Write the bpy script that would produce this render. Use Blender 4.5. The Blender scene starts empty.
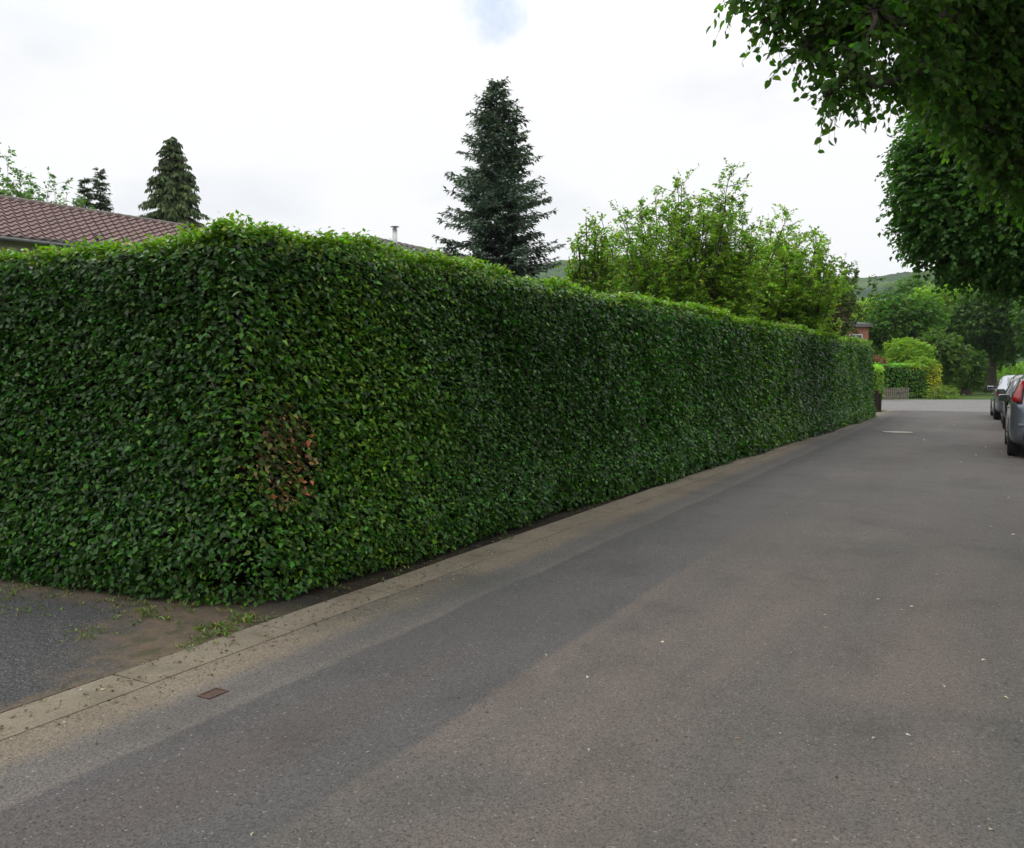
import bpy, bmesh, math, random
import numpy as np
from mathutils import Vector, Matrix

random.seed(7)
R = np.random.default_rng(11)
sc = bpy.context.scene
COL = sc.collection

# ---------------------------------------------------------------- camera maths
W, H, F = 1024, 848, 880.0
CAMH, HOR = 1.55, 372.0
PITCH = math.atan((H / 2 - HOR) / F)
CP, SP = math.cos(PITCH), math.sin(PITCH)


def ray(px, py):
    a = (px - W / 2) / F
    b = (H / 2 - py) / F
    return np.array([a, CP + b * SP, -SP + b * CP])


def G(px, py, z=0.0):
    d = ray(px, py)
    t = (z - CAMH) / d[2]
    return np.array([d[0] * t, d[1] * t, z])


def at(px, py, Y):
    d = ray(px, py)
    t = Y / d[1]
    return np.array([d[0] * t, Y, CAMH + d[2] * t])


# road frame: u runs along the road, v across it (v = 0 under the camera)
DU = np.array([476.0, 880.0]); DU /= np.linalg.norm(DU)
DV = np.array([DU[1], -DU[0]])
RZ = math.atan2(DU[1], DU[0])


def UV(u, v, z=0.0):
    p = DU * u + DV * v
    return np.array([p[0], p[1], z])


# ---------------------------------------------------------------- objects
def tag(o, label=None, cat=None, group=None, kind=None):
    if label: o['label'] = label
    if cat: o['category'] = cat
    if group: o['group'] = group
    if kind: o['kind'] = kind
    return o


def empty(name, loc, rz=0.0):
    o = bpy.data.objects.new(name, None)
    COL.objects.link(o)
    o.location = [float(q) for q in loc]
    o.rotation_euler = (0, 0, rz)
    return o


def obj(name, me, mat, parent=None, world=True):
    """link a mesh; verts are world coordinates unless world=False (then local to the parent)"""
    o = bpy.data.objects.new(name, me)
    COL.objects.link(o)
    mats = mat if isinstance(mat, (list, tuple)) else [mat]
    for m in mats: me.materials.append(m)
    if parent is not None:
        o.parent = parent
        if world:
            pts = []
            q = parent
            M = Matrix.Identity(4)
            while q is not None:
                M = (Matrix.Translation(q.location) @ q.rotation_euler.to_matrix().to_4x4()) @ M
                q = q.parent
            me.transform(M.inverted())
    return o


class MB:
    def __init__(s):
        s.v = []; s.f = []; s.mi = []

    def add(s, vs, fs, mi=0):
        b = len(s.v)
        s.v += [tuple(float(c) for c in q) for q in vs]
        s.f += [tuple(b + i for i in f) for f in fs]
        s.mi += [mi] * len(fs)
        return s

    def box(s, c, size, rz=0.0, mi=0, taper=1.0):
        x, y, z = [q / 2 for q in size]
        cr, sr = math.cos(rz), math.sin(rz)
        vs = []
        for dz in (-z, z):
            k = taper if dz > 0 else 1.0
            for dx, dy in ((-x, -y), (x, -y), (x, y), (-x, y)):
                dx *= k; dy *= k
                vs.append((c[0] + dx * cr - dy * sr, c[1] + dx * sr + dy * cr, c[2] + dz))
        return s.add(vs, [(3, 2, 1, 0), (4, 5, 6, 7), (0, 1, 5, 4), (1, 2, 6, 5), (2, 3, 7, 6), (3, 0, 4, 7)], mi)

    def tube(s, pts, rads, n=8, mi=0, cap=True):
        pts = [np.array(p, float) for p in pts]
        if not hasattr(rads, '__len__'): rads = [rads] * len(pts)
        vs = []; fs = []
        ref = None
        for i, p in enumerate(pts):
            t = pts[min(i + 1, len(pts) - 1)] - pts[max(i - 1, 0)]
            t = t / (np.linalg.norm(t) + 1e-9)
            if ref is None:
                ref = np.array([1.0, 0, 0]) if abs(t[0]) < .9 else np.array([0, 1.0, 0])
            a = np.cross(t, ref); a /= np.linalg.norm(a) + 1e-9
            b = np.cross(t, a)
            ref = np.cross(a, t)
            for k in range(n):
                th = 2 * math.pi * k / n
                vs.append(p + rads[i] * (a * math.cos(th) + b * math.sin(th)))
        for i in range(len(pts) - 1):
            for k in range(n):
                k2 = (k + 1) % n
                fs.append((i * n + k, i * n + k2, (i + 1) * n + k2, (i + 1) * n + k))
        if cap:
            fs.append(tuple(range(n - 1, -1, -1)))
            fs.append(tuple((len(pts) - 1) * n + k for k in range(n)))
        return s.add(vs, fs, mi)

    def prism(s, poly, z0, z1, mi=0):
        n = len(poly)
        vs = [(p[0], p[1], z0) for p in poly] + [(p[0], p[1], z1) for p in poly]
        fs = [tuple(range(n - 1, -1, -1)), tuple(range(n, 2 * n))]
        fs += [(i, (i + 1) % n, n + (i + 1) % n, n + i) for i in range(n)]
        return s.add(vs, fs, mi)

    def mesh(s, name, smooth=False, bevel=0.0):
        me = bpy.data.meshes.new(name)
        me.from_pydata(s.v, [], s.f)
        me.polygons.foreach_set('material_index', s.mi)
        me.update()
        bm = bmesh.new(); bm.from_mesh(me)
        bmesh.ops.recalc_face_normals(bm, faces=bm.faces)
        if bevel > 0:
            bmesh.ops.bevel(bm, geom=list(bm.edges), offset=bevel, segments=2, affect='EDGES', profile=0.5)
        bm.to_mesh(me); bm.free()
        if smooth: me.polygons.foreach_set('use_smooth', [True] * len(me.polygons))
        return me


# ---------------------------------------------------------------- materials
def newmat(name):
    m = bpy.data.materials.new(name)
    m.use_nodes = True
    nt = m.node_tree
    nt.nodes.clear()
    out = nt.nodes.new('ShaderNodeOutputMaterial')
    return m, nt, out


def N(nt, t, **kw):
    n = nt.nodes.new(t)
    for k, v in kw.items():
        if k.startswith('i_'):
            n.inputs[k[2:].replace('_', ' ')].default_value = v
        else:
            setattr(n, k, v)
    return n


def ramp(nt, stops, interp='LINEAR'):
    n = nt.nodes.new('ShaderNodeValToRGB')
    cr = n.color_ramp
    cr.interpolation = interp
    while len(cr.elements) < len(stops): cr.elements.new(0.5)
    for e, (p, c) in zip(cr.elements, stops):
        e.position = p
        e.color = (*c, 1) if len(c) == 3 else c
    return n


def mix(nt, a, b, fac, mode='MIX'):
    n = nt.nodes.new('ShaderNodeMix')
    n.data_type = 'RGBA'; n.blend_type = mode
    for sock, val in ((n.inputs[0], fac), (n.inputs[6], a), (n.inputs[7], b)):
        if isinstance(val, bpy.types.NodeSocket): nt.links.new(val, sock)
        elif isinstance(val, (int, float)): sock.default_value = val
        else: sock.default_value = (*val, 1)
    return n.outputs[2]


def math_(nt, op, a, b=None, clamp=False):
    n = nt.nodes.new('ShaderNodeMath'); n.operation = op; n.use_clamp = clamp
    for i, val in enumerate((a, b)):
        if val is None: continue
        if isinstance(val, bpy.types.NodeSocket): nt.links.new(val, n.inputs[i])
        else: n.inputs[i].default_value = val
    return n.outputs[0]


def plain(name, c1, c2=None, scale=6.0, rough=0.8, bump=0.0, metallic=0.0, spec=0.5, detail=6, coat=0.0):
    m, nt, out = newmat(name)
    b = N(nt, 'ShaderNodeBsdfPrincipled')
    b.inputs['Roughness'].default_value = rough
    b.inputs['Metallic'].default_value = metallic
    b.inputs['Specular IOR Level'].default_value = spec
    if coat:
        b.inputs['Coat Weight'].default_value = coat
        b.inputs['Coat Roughness'].default_value = .06
    c2 = c2 or tuple(q * 0.8 for q in c1)
    tc = N(nt, 'ShaderNodeTexCoord')
    no = N(nt, 'ShaderNodeTexNoise'); no.inputs['Scale'].default_value = scale; no.inputs['Detail'].default_value = detail
    nt.links.new(tc.outputs['Object'], no.inputs['Vector'])
    r = ramp(nt, [(.3, c1), (.7, c2)])
    nt.links.new(no.outputs['Fac'], r.inputs['Fac'])
    nt.links.new(r.outputs['Color'], b.inputs['Base Color'])
    if bump:
        bp = N(nt, 'ShaderNodeBump'); bp.inputs['Strength'].default_value = bump; bp.inputs['Distance'].default_value = .02
        n2 = N(nt, 'ShaderNodeTexNoise'); n2.inputs['Scale'].default_value = scale * 6; n2.inputs['Detail'].default_value = 8
        nt.links.new(tc.outputs['Object'], n2.inputs['Vector'])
        nt.links.new(n2.outputs['Fac'], bp.inputs['Height'])
        nt.links.new(bp.outputs['Normal'], b.inputs['Normal'])
    nt.links.new(b.outputs['BSDF'], out.inputs['Surface'])
    return m


def leafmat(name, rough=0.45, trans=0.25, spec=0.4, tgain=(1.5, 1.9, .7)):
    m, nt, out = newmat(name)
    at_ = N(nt, 'ShaderNodeAttribute', attribute_name='Col')
    b = N(nt, 'ShaderNodeBsdfPrincipled')
    b.inputs['Roughness'].default_value = rough
    b.inputs['Specular IOR Level'].default_value = spec
    nt.links.new(at_.outputs['Color'], b.inputs['Base Color'])
    tr = N(nt, 'ShaderNodeBsdfTranslucent')
    tcol = mix(nt, at_.outputs['Color'], tgain, 1.0, 'MULTIPLY')
    nt.links.new(tcol, tr.inputs['Color'])
    ms = N(nt, 'ShaderNodeMixShader'); ms.inputs[0].default_value = trans
    nt.links.new(b.outputs[0], ms.inputs[1]); nt.links.new(tr.outputs[0], ms.inputs[2])
    nt.links.new(ms.outputs[0], out.inputs['Surface'])
    return m


LEAF = leafmat('leaf_hedge', rough=.36, trans=.32, spec=.34)
LEAF_TREE = leafmat('leaf_tree', rough=.5, trans=.4, spec=.3)
NEEDLE = leafmat('needle', rough=.6, trans=.08, spec=.25)
BARK = plain('bark', (.045, .035, .026), (.09, .07, .055), scale=9, rough=.95, bump=.8)
CORE_SHADE = plain('inner_twigs', (.008, .010, .005), (.016, .013, .008), scale=25, rough=1, spec=.1)  # near black: the shade inside the hedges put into a solid core


# ---------------------------------------------------------------- leaves
T_LEAF = (np.array([(0, 0, 0), (.38, .30, .07), (1, 0, -.14), (.38, -.30, .07), (.5, 0, -.03)]),
          np.array([(0, 3, 4), (3, 2, 4), (2, 1, 4), (1, 0, 4)]))
T_HEART = (np.array([(0, 0, 0), (-.06, .20, .02), (.22, .46, .05), (.62, .34, .0), (1, 0, -.2), (.62, -.34, .0), (.22, -.46, .05),
                     (-.06, -.20, .02), (.4, 0, -.04)]),
           np.array([(0, 8, 1), (1, 8, 2), (2, 8, 3), (3, 8, 4), (4, 8, 5), (5, 8, 6), (6, 8, 7), (7, 8, 0)]))
T_BLADE = (np.array([(0, 0, 0), (.3, .09, .03), (1, 0, -.05), (.3, -.09, .03)]),
           np.array([(0, 3, 2), (0, 2, 1)]))


def norm(a):
    return a / (np.linalg.norm(a, axis=-1, keepdims=True) + 1e-9)


def leaf_mesh(name, pos, axis, nrm, size, col, tmpl=T_LEAF, width=1.0):
    tv, tf = tmpl
    axis = norm(axis)
    nrm = norm(nrm - (nrm * axis).sum(1, keepdims=True) * axis)
    side = np.cross(axis, nrm)
    n = len(pos); k = len(tv)
    size = np.broadcast_to(np.asarray(size, float), (n,))[:, None, None]
    v = pos[:, None, :] + size * (tv[None, :, 0:1] * axis[:, None, :] + width * tv[None, :, 1:2] * side[:, None, :] + tv[None, :, 2:3] * nrm[:, None, :])
    f = (np.arange(n)[:, None, None] * k + tf[None]).reshape(-1, 3)
    me = bpy.data.meshes.new(name)
    me.vertices.add(n * k); me.vertices.foreach_set('co', v.reshape(-1).astype(np.float32))
    me.loops.add(f.size); me.loops.foreach_set('vertex_index', f.reshape(-1).astype(np.int32))
    me.polygons.add(len(f))
    me.polygons.foreach_set('loop_start', np.arange(0, f.size, 3, dtype=np.int32))
    me.polygons.foreach_set('loop_total', np.full(len(f), 3, np.int32))
    me.update(calc_edges=True)
    ca = me.attributes.new('Col', 'FLOAT_COLOR', 'POINT')
    c4 = np.ones((n, k, 4), np.float32); c4[:, :, :3] = col[:, None, :]
    ca.data.foreach_set('color', c4.reshape(-1))
    return me


def vary(n, base, amt=.25, hue=.12, rng=R):
    base = np.asarray(base, float)
    c = np.broadcast_to(base, (n, 3)).copy()
    c *= np.exp(rng.normal(0, amt, (n, 1)))
    c[:, 0] *= np.exp(rng.normal(0, hue * 1.6, n))
    c[:, 2] *= np.exp(rng.normal(0, hue, n))
    return np.clip(c, .002, .6)


def sph(n, rng=R):
    return norm(rng.normal(size=(n, 3)))


def snoise(p, scale, seed=0):
    """cheap smooth noise in -1..1"""
    rr = np.random.default_rng(seed)
    o = np.zeros(len(p))
    for i in range(7):
        d = rr.normal(size=3); d /= np.linalg.norm(d)
        fr = scale * rr.uniform(.5, 1.9)
        o += np.sin((p @ d) * fr + rr.uniform(0, 6.28) + 1.3 * np.sin((p @ np.roll(d, 1)) * fr * .7 + i))
    return o / 3.2


def sprays(cen, dirs, nl, length, lsize, rng=R, droop=.35, flat=.6):
    """short twigs with leaves in alternation; returns leaf arrays"""
    n = len(cen)
    d = norm(dirs)
    length = np.broadcast_to(np.asarray(length, float), (n,))
    up = np.array([0, 0, 1.0])
    s = norm(np.cross(d, up) + 1e-3)
    pos = []; ax = []; nr = []; sz = []; idx = []
    for j in range(nl):
        t = (j + .5) / nl
        p = cen + d * (length * t)[:, None] + np.array([0, 0, -1]) * (droop * length * t * t)[:, None]
        sgn = 1 if j % 2 else -1
        a = norm(d * .7 + s * sgn * .8 + rng.normal(0, .35, (n, 3)) + np.array([0, 0, -droop]))
        nn = up * flat + rng.normal(0, .45, (n, 3)) + d * .25
        pos.append(p); ax.append(a); nr.append(nn)
        sz.append(lsize * rng.uniform(.65, 1.2, n)); idx.append(np.arange(n))
    return np.concatenate(pos), np.concatenate(ax), np.concatenate(nr), np.concatenate(sz), np.concatenate(idx)


def limb(mb, a, b, r0, r1, wob=.08, n=5, sag=0.0, nn=6, rng=R):
    a = np.array(a, float); b = np.array(b, float)
    L = np.linalg.norm(b - a)
    pts = []
    for i in range(n + 1):
        t = i / n
        p = a + (b - a) * t
        if 0 < i < n: p = p + rng.normal(0, wob * L / n, 3)
        p[2] += sag * L * math.sin(math.pi * t)
        pts.append(p)
    mb.tube(pts, [r0 + (r1 - r0) * i / n for i in range(n + 1)], n=nn)
    return pts


def broad_tree(name, label, cat, base, clumps, lsize, per_m3, col, trunk_r=.18, group=None, fork=.35, tmpl=T_LEAF,
               spr=(6, .4), mat=None, seed=1, cap=6000, shell=.55, flat=.6, colvar=.25, maxn=None, crown_name='crown', width=1.0, droop=.35, stems=1, twigs=False):
    """clumps: list of (xyz, r or (rx,ry,rz), weight)"""
    rng = np.random.default_rng(seed)
    base = np.array(base, float)
    root = empty(name, base)
    tag(root, label, cat, group)
    cs = np.array([c[0] for c in clumps], float)
    ctr = cs.mean(0)
    zlow = min(c[0][2] for c in clumps)
    mb = MB()
    top = np.array([ctr[0], ctr[1], max(zlow, base[2] + .5)])
    forkp = base + (np.array([base[0] * .6 + ctr[0] * .4, base[1] * .6 + ctr[1] * .4, top[2]]) - base) * 1.0
    forkp[2] = base[2] + max(.25, (top[2] - base[2]) * (1 - fork) + .2)
    for st in range(stems):
        b0 = base + (0 if stems == 1 else 1) * np.array([rng.normal(0, .15), rng.normal(0, .15), 0]) - np.array([0, 0, .15])
        pts = limb(mb, b0, forkp, trunk_r * 1.25, trunk_r * .8, wob=.05, nn=10, rng=rng)
    mb2 = MB()
    # limbs: every clump joins the nearest point of the skeleton grown so far
    order = sorted(range(len(clumps)), key=lambda i: np.linalg.norm(cs[i] - forkp))
    nodes = [forkp]; par = [-1]; plen = [0.0]
    for i in order:
        dd_ = [np.linalg.norm(cs[i] - q) + .45 * l for q, l in zip(nodes, plen)]
        k = int(np.argmin(dd_)); nodes.append(cs[i]); par.append(k); plen.append(plen[k] + np.linalg.norm(cs[i] - nodes[k]))
    cnt_ = [1] * len(nodes)
    for i in range(len(nodes) - 1, 0, -1): cnt_[par[i]] += cnt_[i]
    rmin = trunk_r * .07
    for i in range(1, len(nodes)):
        ra_ = min(trunk_r * .55, rmin * cnt_[i] ** .55 * 1.25); rb_ = rmin * max(1, cnt_[i] - 1) ** .55
        limb(mb2, nodes[par[i]], nodes[i], ra_, min(ra_, rb_), n=5, wob=.25, sag=.04, nn=7, rng=rng)
        c = clumps[order[i - 1]]
        r = c[1] if hasattr(c[1], '__len__') else (c[1],) * 3
        for q in range(7):
            e = nodes[i] + sph(1, rng)[0] * np.array(r) * .8
            limb(mb2, nodes[i], e, rmin * .8, rmin * .2, n=3, wob=.2, nn=5, rng=rng)
    obj('trunk', mb.mesh(name + '_trunk', True), BARK, root)
    obj('limbs', mb2.mesh(name + '_limbs', True), BARK, root)
    tw_ = MB()
    P = []; A = []; Nn = []; S = []; C = []
    for c in clumps:
        p = np.array(c[0], float)
        r = np.array(c[1] if hasattr(c[1], '__len__') else (c[1],) * 3, float)
        w = c[2] if len(c) > 2 else 1.0
        vol = 4.19 * r.prod()
        n = int(min(cap, max(12, per_m3 * w * vol ** .8)))
        dd = sph(n, rng)
        rad = rng.uniform(0, 1, n) ** (1 - shell + .12)
        lump = 1 + .22 * snoise(dd * 3 + p, 1.6, seed)
        cen = p + dd * r * (rad * lump)[:, None]
        sdir = norm(dd + rng.normal(0, .5, (n, 3))); slen = spr[1] * rng.uniform(.6, 1.3, n)
        po, ax, nn, sz, ix = sprays(cen, sdir, spr[0], slen, lsize, rng, flat=flat, droop=droop)
        if twigs and n > 3:
            for q in range(n):
                e = cen[q] + sdir[q] * slen[q] * .95 - np.array([0, 0, droop * slen[q] * .9])
                mid = cen[q] + sdir[q] * slen[q] * .5 - np.array([0, 0, droop * slen[q] * .25])
                tw_.tube([p + (cen[q] - p) * .35, cen[q], mid, e], [.004, .003, .0022, .0012], n=3, cap=False)
        cc = c[3] if len(c) > 3 else col
        tw = np.exp(rng.normal(0, colvar * .7, n))[ix]
        cv = vary(len(po), cc, colvar * .6, .1, rng) * tw[:, None]
        P.append(po); A.append(ax); Nn.append(nn); S.append(sz); C.append(cv)
    if twigs: obj('twigs', tw_.mesh(name + '_twigs'), BARK, root)
    me = leaf_mesh(name + '_crown', np.concatenate(P), np.concatenate(A), np.concatenate(Nn), np.concatenate(S), np.concatenate(C), tmpl, width)
    obj(crown_name, me, mat or LEAF_TREE, root)
    return root


def blob_clumps(ctr, rx, ry, rz, n, r, seed=0, w=1.0, zmin=-1.0):
    """clumps spread over an ellipsoid, mostly near its surface"""
    rng = np.random.default_rng(seed)
    out = []
    for i in range(n):
        # fibonacci directions
        k = i + .5
        ph = math.acos(1 - 2 * k / n); th = math.pi * (1 + 5 ** .5) * k
        d = np.array([math.cos(th) * math.sin(ph), math.sin(th) * math.sin(ph), math.cos(ph)])
        if d[2] < zmin: continue
        q = rng.uniform(.55, .98)
        p = np.array(ctr) + d * np.array([rx, ry, rz]) * q
        out.append((p, r * rng.uniform(.75, 1.25), w))
    out.append((np.array(ctr), min(rx, ry, rz) * .6, w * .5))
    return out


def conifer(name, label, cat, base, height, rad, col, seed=1, first=.06, whorl=.38, nb=9, droop=.15, tipup=.12, nsize=.16, power=.8,
            dens=1.0, trunk_r=.2, gaps=.0, group=None, blade_w=1.4, hang=0.0):
    rng = np.random.default_rng(seed)
    base = np.array(base, float)
    root = empty(name, base); tag(root, label, cat, group)
    mb = MB(); mb.tube([base + [0, 0, -.2], base + [0, 0, height * .5], base + [0, 0, height * .98]], [trunk_r * 1.2, trunk_r * .6, .015], n=10)
    mb2 = MB()
    P = []; A = []; Nn = []; S = []
    z = height * first
    while z < height * .985:
        t = z / height
        Rr = rad * (1 - t) ** power + .08
        n = max(4, int(nb * (1 if t < .9 else .7)))
        off = rng.uniform(0, 6.28)
        for k in range(n):
            th = off + 2 * math.pi * k / n + rng.normal(0, .18)
            L = Rr * rng.uniform(.62, 1.18)
            if rng.uniform() < gaps: L *= .45
            d = np.array([math.cos(th), math.sin(th), 0])
            s = np.array([-d[1], d[0], 0])
            z0 = z + rng.normal(0, whorl * .25)
            rise = .25 * (t - .35)
            def cur(q):
                return base + np.array([0, 0, z0]) + d * L * q + np.array([0, 0, L * (rise * q - droop * 1.6 * q * (1.1 - q * .2) + tipup * q ** 3)])
            if L > .35:
                mb2.tube([cur(0), cur(.5), cur(1)], [.012 + .012 * L, .012, .004], n=4, cap=False)
            m = max(4, int(L / .085 * dens))
            for j in range(m):
                q = (j + rng.uniform()) / m
                q = .12 + .88 * q
                p = cur(q)
                wl = L * .30 * (1.05 - q) + nsize * .8
                for sg in (-1, 1, 0):
                    a = d * .75 + s * sg * .95 + np.array([0, 0, -.12 - hang])
                    a = a + rng.normal(0, .18, 3)
                    a /= np.linalg.norm(a)
                    m2 = max(2, int(wl / (nsize * .55)))
                    if sg == 0: m2 = 1
                    for i2 in range(m2):
                        pp = p + a * wl * (i2 / m2) + np.array([0, 0, -hang * .35 * wl * (i2 / m2) ** 2])
                        P.append(pp); A.append(a + rng.normal(0, .3, 3) + np.array([0, 0, -hang])); Nn.append([rng.normal(0, .4), rng.normal(0, .4), 1 - hang * .6])
                        S.append(nsize * rng.uniform(.7, 1.35))
        z += whorl * (1 - .45 * t)
    P = np.array(P); A = np.array(A); Nn = np.array(Nn); S = np.array(S)
    c = vary(len(P), col, .28, .1, rng) * np.exp(.35 * snoise(P, 1.8, seed))[:, None]
    mb.add(mb2.v, mb2.f)
    obj('trunk', mb.mesh(name + '_trunk', True), BARK, root)
    obj('crown', leaf_mesh(name + '_crown', P, A, Nn, S, c, T_LEAF, blade_w * .5), NEEDLE, root)
    return root


# =================================================================== CAMERA, WORLD, SUN
cam = bpy.data.cameras.new('camera'); camo = bpy.data.objects.new('camera', cam); COL.objects.link(camo)
cam.sensor_width = 36; cam.lens = F / W * 36; cam.clip_end = 6000; cam.clip_start = .05
camo.location = (0, 0, CAMH); camo.rotation_euler = (math.pi / 2 - PITCH, 0, 0)
sc.camera = camo

SUN_EL, SUN_AZ = math.radians(58), math.radians(-35)   # azimuth measured from +Y towards +X
world = bpy.data.worlds.new('World'); sc.world = world; world.use_nodes = True
nt = world.node_tree; nt.nodes.clear()
wo = N(nt, 'ShaderNodeOutputWorld'); bg = N(nt, 'ShaderNodeBackground'); bg.inputs['Strength'].default_value = .1
sky = N(nt, 'ShaderNodeTexSky'); sky.sky_type = 'NISHITA'; sky.sun_disc = False
sky.sun_elevation = SUN_EL; sky.sun_rotation = SUN_AZ; sky.air_density = 1.0; sky.dust_density = 2.0
tc = N(nt, 'ShaderNodeTexCoord')
mp = N(nt, 'ShaderNodeMapping'); mp.inputs['Scale'].default_value = (1, 1, 2.6); mp.inputs['Location'].default_value = (.3, 1.1, .0)
nt.links.new(tc.outputs['Generated'], mp.inputs['Vector'])
n1 = N(nt, 'ShaderNodeTexNoise'); n1.inputs['Scale'].default_value = 2.1; n1.inputs['Detail'].default_value = 7; n1.inputs['Roughness'].default_value = .5
nt.links.new(mp.outputs[0], n1.inputs['Vector'])
cl = ramp(nt, [(.30, (8.3, 8.7, 9.3)), (.42, (9.6, 9.7, 9.9)), (.5, (10.6, 10.6, 10.6))])
for e in cl.color_ramp.elements: e.color = tuple(q / 12 for q in e.color[:3]) + (1,)
nt.links.new(n1.outputs['Fac'], cl.inputs['Fac'])
cloud = mix(nt, cl.outputs['Color'], (12, 12, 12), 1.0, 'MULTIPLY')
# thin place in the cloud where blue shows, high up in the middle
hole_dir = ray(487, -34); hole_dir = hole_dir / np.linalg.norm(hole_dir)
dp = N(nt, 'ShaderNodeVectorMath', operation='DOT_PRODUCT'); dp.inputs[1].default_value = tuple(hole_dir)
nt.links.new(tc.outputs['Generated'], dp.inputs[0])
n2 = N(nt, 'ShaderNodeTexNoise'); n2.inputs['Scale'].default_value = 11; n2.inputs['Detail'].default_value = 5
nt.links.new(tc.outputs['Generated'], n2.inputs['Vector'])
wob = math_(nt, 'MULTIPLY', math_(nt, 'SUBTRACT', n2.outputs['Fac'], .5), .014)
hv = math_(nt, 'ADD', dp.outputs['Value'], wob)
hole = N(nt, 'ShaderNodeMapRange'); hole.inputs['From Min'].default_value = .9975; hole.inputs['From Max'].default_value = 1.0005
hole.inputs['To Min'].default_value = .0; hole.inputs['To Max'].default_value = .7
nt.links.new(hv, hole.inputs['Value'])
skyc = mix(nt, sky.outputs['Color'], (4.2, 6.0, 8.6), .6)
clearf = math_(nt, 'MAXIMUM', hole.outputs[0], .04)
fin = mix(nt, cloud, skyc, clearf)
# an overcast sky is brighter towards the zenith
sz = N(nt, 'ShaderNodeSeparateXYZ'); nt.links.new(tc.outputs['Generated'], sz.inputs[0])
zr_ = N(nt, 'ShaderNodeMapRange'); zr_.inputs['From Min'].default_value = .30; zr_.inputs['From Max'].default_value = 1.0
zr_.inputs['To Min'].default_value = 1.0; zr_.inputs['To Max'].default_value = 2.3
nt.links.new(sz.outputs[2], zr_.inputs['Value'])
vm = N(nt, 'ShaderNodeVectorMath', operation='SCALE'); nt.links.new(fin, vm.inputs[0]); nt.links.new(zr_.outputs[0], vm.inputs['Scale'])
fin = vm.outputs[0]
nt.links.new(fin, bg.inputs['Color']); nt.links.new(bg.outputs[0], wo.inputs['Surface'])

sun = bpy.data.lights.new('sun', 'SUN'); suno = bpy.data.objects.new('sun', sun); COL.objects.link(suno)
sun.energy = 1.1; sun.angle = math.radians(22); sun.color = (1, .96, .9)
sd = Vector((math.sin(SUN_AZ) * math.cos(SUN_EL), math.cos(SUN_AZ) * math.cos(SUN_EL), math.sin(SUN_EL)))
suno.rotation_euler = (-sd).to_track_quat('-Z', 'Y').to_euler()
sc.view_settings.view_transform = 'Standard'; sc.view_settings.look = 'None'
sc.view_settings.exposure = 0; sc.view_settings.gamma = 1; sc.view_settings.use_curve_mapping = False
sc.cycles.use_denoising = True
sc.cycles.max_bounces = 6; sc.cycles.diffuse_bounces = 3; sc.cycles.glossy_bounces = 2; sc.cycles.transmission_bounces = 3
sc.cycles.volume_bounces = 0; sc.cycles.caustics_reflective = False; sc.cycles.caustics_refractive = False

# =================================================================== GROUND
def sheet(name, poly, z, mat, kind='structure', sub=None):
    mb = MB(); mb.add([(p[0], p[1], z) for p in poly], [tuple(range(len(poly)))])
    me = mb.mesh(name)
    if me.polygons[0].normal.z < 0: me.flip_normals()
    o = obj(name, me, mat)
    tag(o, kind=kind)
    return o


# --- lawn / far ground
m, nt, out = newmat('lawn'); b = N(nt, 'ShaderNodeBsdfPrincipled'); b.inputs['Roughness'].default_value = .95; b.inputs['Specular IOR Level'].default_value = .1
tc = N(nt, 'ShaderNodeTexCoord'); n1 = N(nt, 'ShaderNodeTexNoise'); n1.inputs['Scale'].default_value = .35; n1.inputs['Detail'].default_value = 12
nt.links.new(tc.outputs['Object'], n1.inputs['Vector'])
r = ramp(nt, [(.3, (.035, .07, .014)), (.55, (.06, .10, .022)), (.75, (.09, .12, .035))]); nt.links.new(n1.outputs['Fac'], r.inputs['Fac'])
nt.links.new(r.outputs['Color'], b.inputs['Base Color']); nt.links.new(b.outputs[0], out.inputs['Surface'])
LAWN = m
sheet('ground', [(-3000, -400), (3000, -400), (3000, 3600), (-3000, 3600)], -.03, LAWN)


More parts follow.
